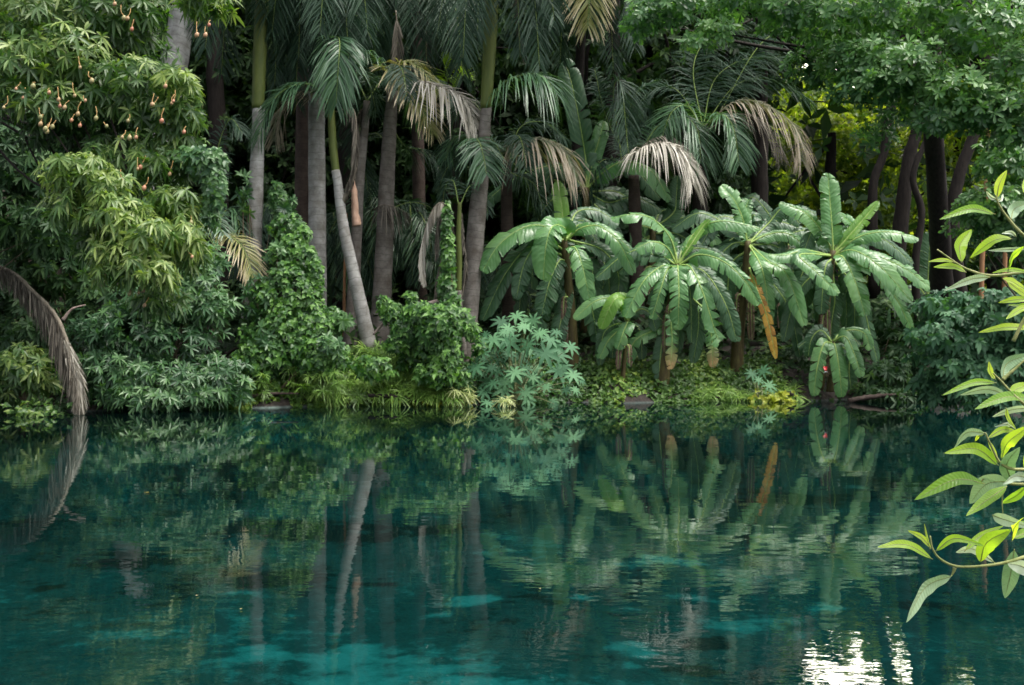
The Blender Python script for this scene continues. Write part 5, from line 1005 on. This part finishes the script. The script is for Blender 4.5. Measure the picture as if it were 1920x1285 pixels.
# hibiscus bloom among the low banana leaves
def bloom():
    reseed(130); c = P(1547, 690, 22.55); root = thing('flower', 'tiny red and white flower hanging between low banana leaves', 'flower', c)
    mb = MB(); whorls(mb, c[None], np.array([[0, -1., .3]]), 6, .05, .035, .4, .1, None, 'obov'); mb.build('petal_ring', 'petal', root)
    mb = MB(); whorls(mb, (c - np.array([0, 0, .07]))[None], np.array([[.1, -.5, -1.]]), 5, .06, .03, .8, .1, None, 'lance'); mb.build('lower_petal', 'petal_pale', root)
    mb = MB(); tube(mb, spline([c, c + np.array([.02, .15, .1]), P(1556, 660, 22.8)], 8), .006, 5); mb.build('stalk', 'castor_stem', root)
bloom()

# ------------------------------------------------------------------ the branch close to the camera
def near_branch():
    D = 1.6; root = thing('leafy_branch', 'sunlit leafy branch reaching in from the right edge close by', 'branch', P(1990, 700, D)); reseed(140)
    st = MB()
    twigs = [[(2010, 520), (1925, 447), (1892, 412), (1873, 384), (1867, 366)], [(2010, 500), (1925, 510), (1860, 517), (1815, 506), (1785, 488), (1757, 468)], [(2010, 830), (1925, 762), (1897, 737), (1878, 716), (1862, 700)],
             [(2010, 900), (1925, 908), (1880, 905), (1850, 896), (1838, 905)], [(2010, 860), (1925, 880), (1880, 872), (1858, 835), (1848, 812)], [(2010, 1010), (1925, 1043), (1870, 1058), (1800, 1063), (1765, 1050), (1749, 1030), (1744, 1005)],
             [(1882, 905), (1879, 940), (1881, 968)], [(2010, 560), (1960, 600), (1925, 612)], [(2010, 900), (1960, 720), (1940, 680), (1925, 665)], [(2020, 420), (2005, 520), (2000, 700), (2010, 900), (2030, 1100), (2100, 1300)],
             [(1880, 712), (1905, 690), (1925, 672)], [(1900, 640), (1925, 590), (1950, 560)], [(1790, 1065), (1788, 1072), (1784, 1080)]]
    offs = [0, .03, -.02, .02, -.04, 0, .02, .03, 0, .05, 0, 0, 0]
    for tw, of in zip(twigs, offs):
        c = spline(np.array([P(a[0], a[1], D + of + (.05 if a[0] > 1990 else 0)) for a in tw]), 30); r = np.linspace(.0032, .0012, 30) * (2.2 if tw[0][0] == 2020 else 1)
        if tw[0][0] == 1882: r = r * .5
        tube(st, c, r, 8, lump=.03)
    st.build('twig', 'fresh_stem', root)
    LV = [  # base, middle, tip, width px, pale?, depth offset, tone
     ((1869, 372), (1874, 345), (1888, 319), 17, 0, 0, 1), ((1868, 374), (1858, 370), (1849, 359), 8, 1, -.01, 1), ((1870, 376), (1877, 374), (1881, 364), 8, 1, .01, 1), ((1866, 402), (1820, 392), (1761, 412), 17, 0, -.03, .3),
     ((1898, 448), (1862, 452), (1819, 484), 24, 0, .02, .7), ((1930, 466), (1890, 468), (1853, 470), 9, 1, -.02, .6), ((1890, 508), (1898, 482), (1920, 462), 14, 0, -.03, .5), ((1896, 412), (1902, 392), (1930, 380), 26, 1, .03, .2),
     ((1905, 444), (1895, 436), (1878, 438), 8, 1, -.02, .8), ((1803, 493), (1800, 460), (1822, 430), 27, 0, .01, .6), ((1790, 492), (1768, 488), (1740, 491), 9, 0, -.02, .9), ((1812, 511), (1785, 500), (1750, 501), 15, 0, .01, .7),
     ((1856, 520), (1820, 524), (1770, 545), 17, 1, -.02, .6), ((1935, 512), (1895, 506), (1860, 512), 9, 0, 0, .5), ((1882, 520), (1905, 540), (1935, 560), 24, 0, .02, .9), ((1925, 545), (1900, 530), (1880, 523), 18, 0, -.03, 1),
     ((1940, 562), (1905, 562), (1872, 568), 14, 0, .01, .7), ((1940, 570), (1915, 574), (1890, 572), 12, 0, .03, .6), ((1940, 570), (1910, 582), (1886, 599), 14, 0, -.02, .8), ((1945, 618), (1890, 614), (1834, 624), 18, 0, .02, .85),
     ((1866, 712), (1857, 698), (1854, 678), 13, 0, 0, 1), ((1880, 716), (1888, 682), (1935, 664), 28, 1, .02, .2), ((1868, 718), (1825, 718), (1766, 742), 14, 0, -.02, .4), ((1890, 742), (1850, 730), (1800, 741), 17, 1, .02, .5),
     ((1940, 748), (1885, 745), (1827, 768), 22, 0, -.03, .3), ((1945, 765), (1900, 768), (1860, 782), 14, 1, .03, .8), ((1886, 765), (1890, 785), (1905, 805), 10, 0, 0, .9), ((1892, 742), (1910, 728), (1940, 722), 22, 0, .03, .8),
     ((1848, 812), (1812, 812), (1789, 840), 18, 1, 0, .5), ((1872, 873), (1830, 842), (1770, 850), 24, 0, -.02, .6), ((1852, 822), (1880, 806), (1908, 811), 14, 0, .02, .8), ((1877, 862), (1890, 830), (1935, 796), 26, 0, -.03, .8),
     ((1906, 806), (1885, 795), (1865, 800), 13, 1, .03, .8), ((1898, 905), (1888, 870), (1912, 838), 30, 1, -.04, .1), ((1846, 907), (1790, 900), (1714, 938), 30, 0, 0, .2), ((1895, 903), (1850, 908), (1818, 945), 38, 1, .02, .4),
     ((1888, 912), (1855, 935), (1811, 968), 24, 0, -.02, .6), ((1930, 898), (1905, 893), (1880, 908), 20, 1, -.05, .7), ((1925, 912), (1905, 930), (1878, 944), 18, 0, .03, .4), ((1860, 966), (1885, 975), (1930, 988), 24, 1, -.02, .7),
     ((1852, 826), (1862, 845), (1872, 868), 10, 0, 0, 1), ((1845, 815), (1835, 818), (1828, 828), 7, 0, .01, .9), ((1749, 1049), (1700, 1022), (1645, 1026), 19, 0, 0, .75), ((1746, 1029), (1728, 1008), (1702, 995), 12, 0, .01, 1), ((1744, 1030), (1738, 1008), (1733, 982), 4, 0, 0, .9),
     ((1754, 1034), (1790, 1010), (1845, 1024), 16, 0, -.02, .6), ((1838, 1055), (1850, 1018), (1896, 993), 36, 0, -.03, .7), ((1808, 1034), (1838, 1006), (1882, 986), 14, 0, .03, .6), ((1866, 1056), (1825, 1030), (1792, 1036), 18, 1, .02, 1),
     ((1785, 1080), (1735, 1102), (1699, 1168), 34, 1, -.02, .45), ((1902, 1030), (1895, 1075), (1884, 1122), 32, 1, .02, .2), ((1940, 1078), (1915, 1062), (1889, 1057), 30, 1, -.04, 1), ((1897, 1015), (1902, 990), (1920, 970), 14, 0, -.05, .9),
     ((1900, 1010), (1925, 1000), (1950, 1010), 20, 0, .02, .6), ((1915, 990), (1935, 975), (1960, 960), 22, 1, 0, .9), ((1940, 830), (1930, 860), (1925, 890), 20, 0, .03, .9), ((1930, 380), (1925, 350), (1935, 320), 20, 0, .03, .8),
     ((1880, 970), (1900, 985), (1925, 978), 16, 0, .01, .5)]
    for i, (b, m, t, w_, pale, of, tone) in enumerate(LV):
        c = np.array([P(*b, D + of * .3), P(*m, D + of), P(*t, D + of * 1.8)]); n = 26; path = spline(c, n); T = nrm(np.gradient(path, axis=0))
        hint = nrm(np.array([RNG.normal(0, .25), -1, RNG.uniform(.2, .9) * (1 if not pale else -.4)])); N = nrm(hint - (T @ hint)[:, None] * T); S = np.cross(T, N)
        sv = np.linspace(0, 1, n); W = w_ / 2 / F * D * .92; wd = W * np.clip(np.sin(np.pi * np.clip((sv - .03) / .97, 0, 1) ** .85), 0, 1) ** .75; wd[0] = wd[-1] = 0
        ph = RNG.uniform(0, 6); mb = MB(); fr = np.array([-1, -.6, -.25, 0, .25, .6, 1.]); K = 7
        V = np.array([[path[k] + S[k] * wd[k] * f + N[k] * (wd[k] * (.28 * abs(f) + .10 * abs(f) ** 2 * math.sin(sv[k] * 17 + ph + f)) ) for f in fr] for k in range(n)]).reshape(-1, 3)
        a_ = (np.arange(n - 1) * K)[:, None]; b_ = np.arange(K - 1)[None]; Q = np.stack([a_ + b_, a_ + b_ + 1, a_ + K + b_ + 1, a_ + K + b_], -1).reshape(-1, 4)
        mb.add(V, None, Q, tone, np.tile(np.abs(fr), n), np.repeat(sv, K), 0)
        tube(mb, path[:-2], np.linspace(.0009, .0003, n - 2), 5, 1)
        mb.build('leaf', ['fresh_pale' if pale else 'fresh', 'fresh_stem'], root)
near_branch()

def floating_leaves():
    reseed(150)
    for i, (px, py) in enumerate([(270, 925), (452, 1143), (372, 1118), (1010, 1105)]):
        D = F * H / (py - 642.5); c = np.array([(px - 960) / F * D, D, .006]); mb = MB(); a = RNG.uniform(0, 6.28)
        leaves(mb, c[None], np.array([[math.cos(a), math.sin(a), .05]]), np.array([[0, 0, 1.]]), (.05, .022, .02, .022)[i], .014, 0, RNG.uniform(.3, 1), 'lance')
        tag(mb.build('floating_leaf', 'palm_yellow' if i else 'banana_orange', None, c), ['tiny orange leaf floating far out on the left of the pond', 'pale leaf speck floating below the reflected trunks', 'pale leaf speck floating in the lower left water', 'pale leaf speck floating at the middle of the pond'][i], 'leaf', 'fallen leaves on the water')
floating_leaves()

for o in bpy.data.objects:
    if '_w' in o: del o['_w']
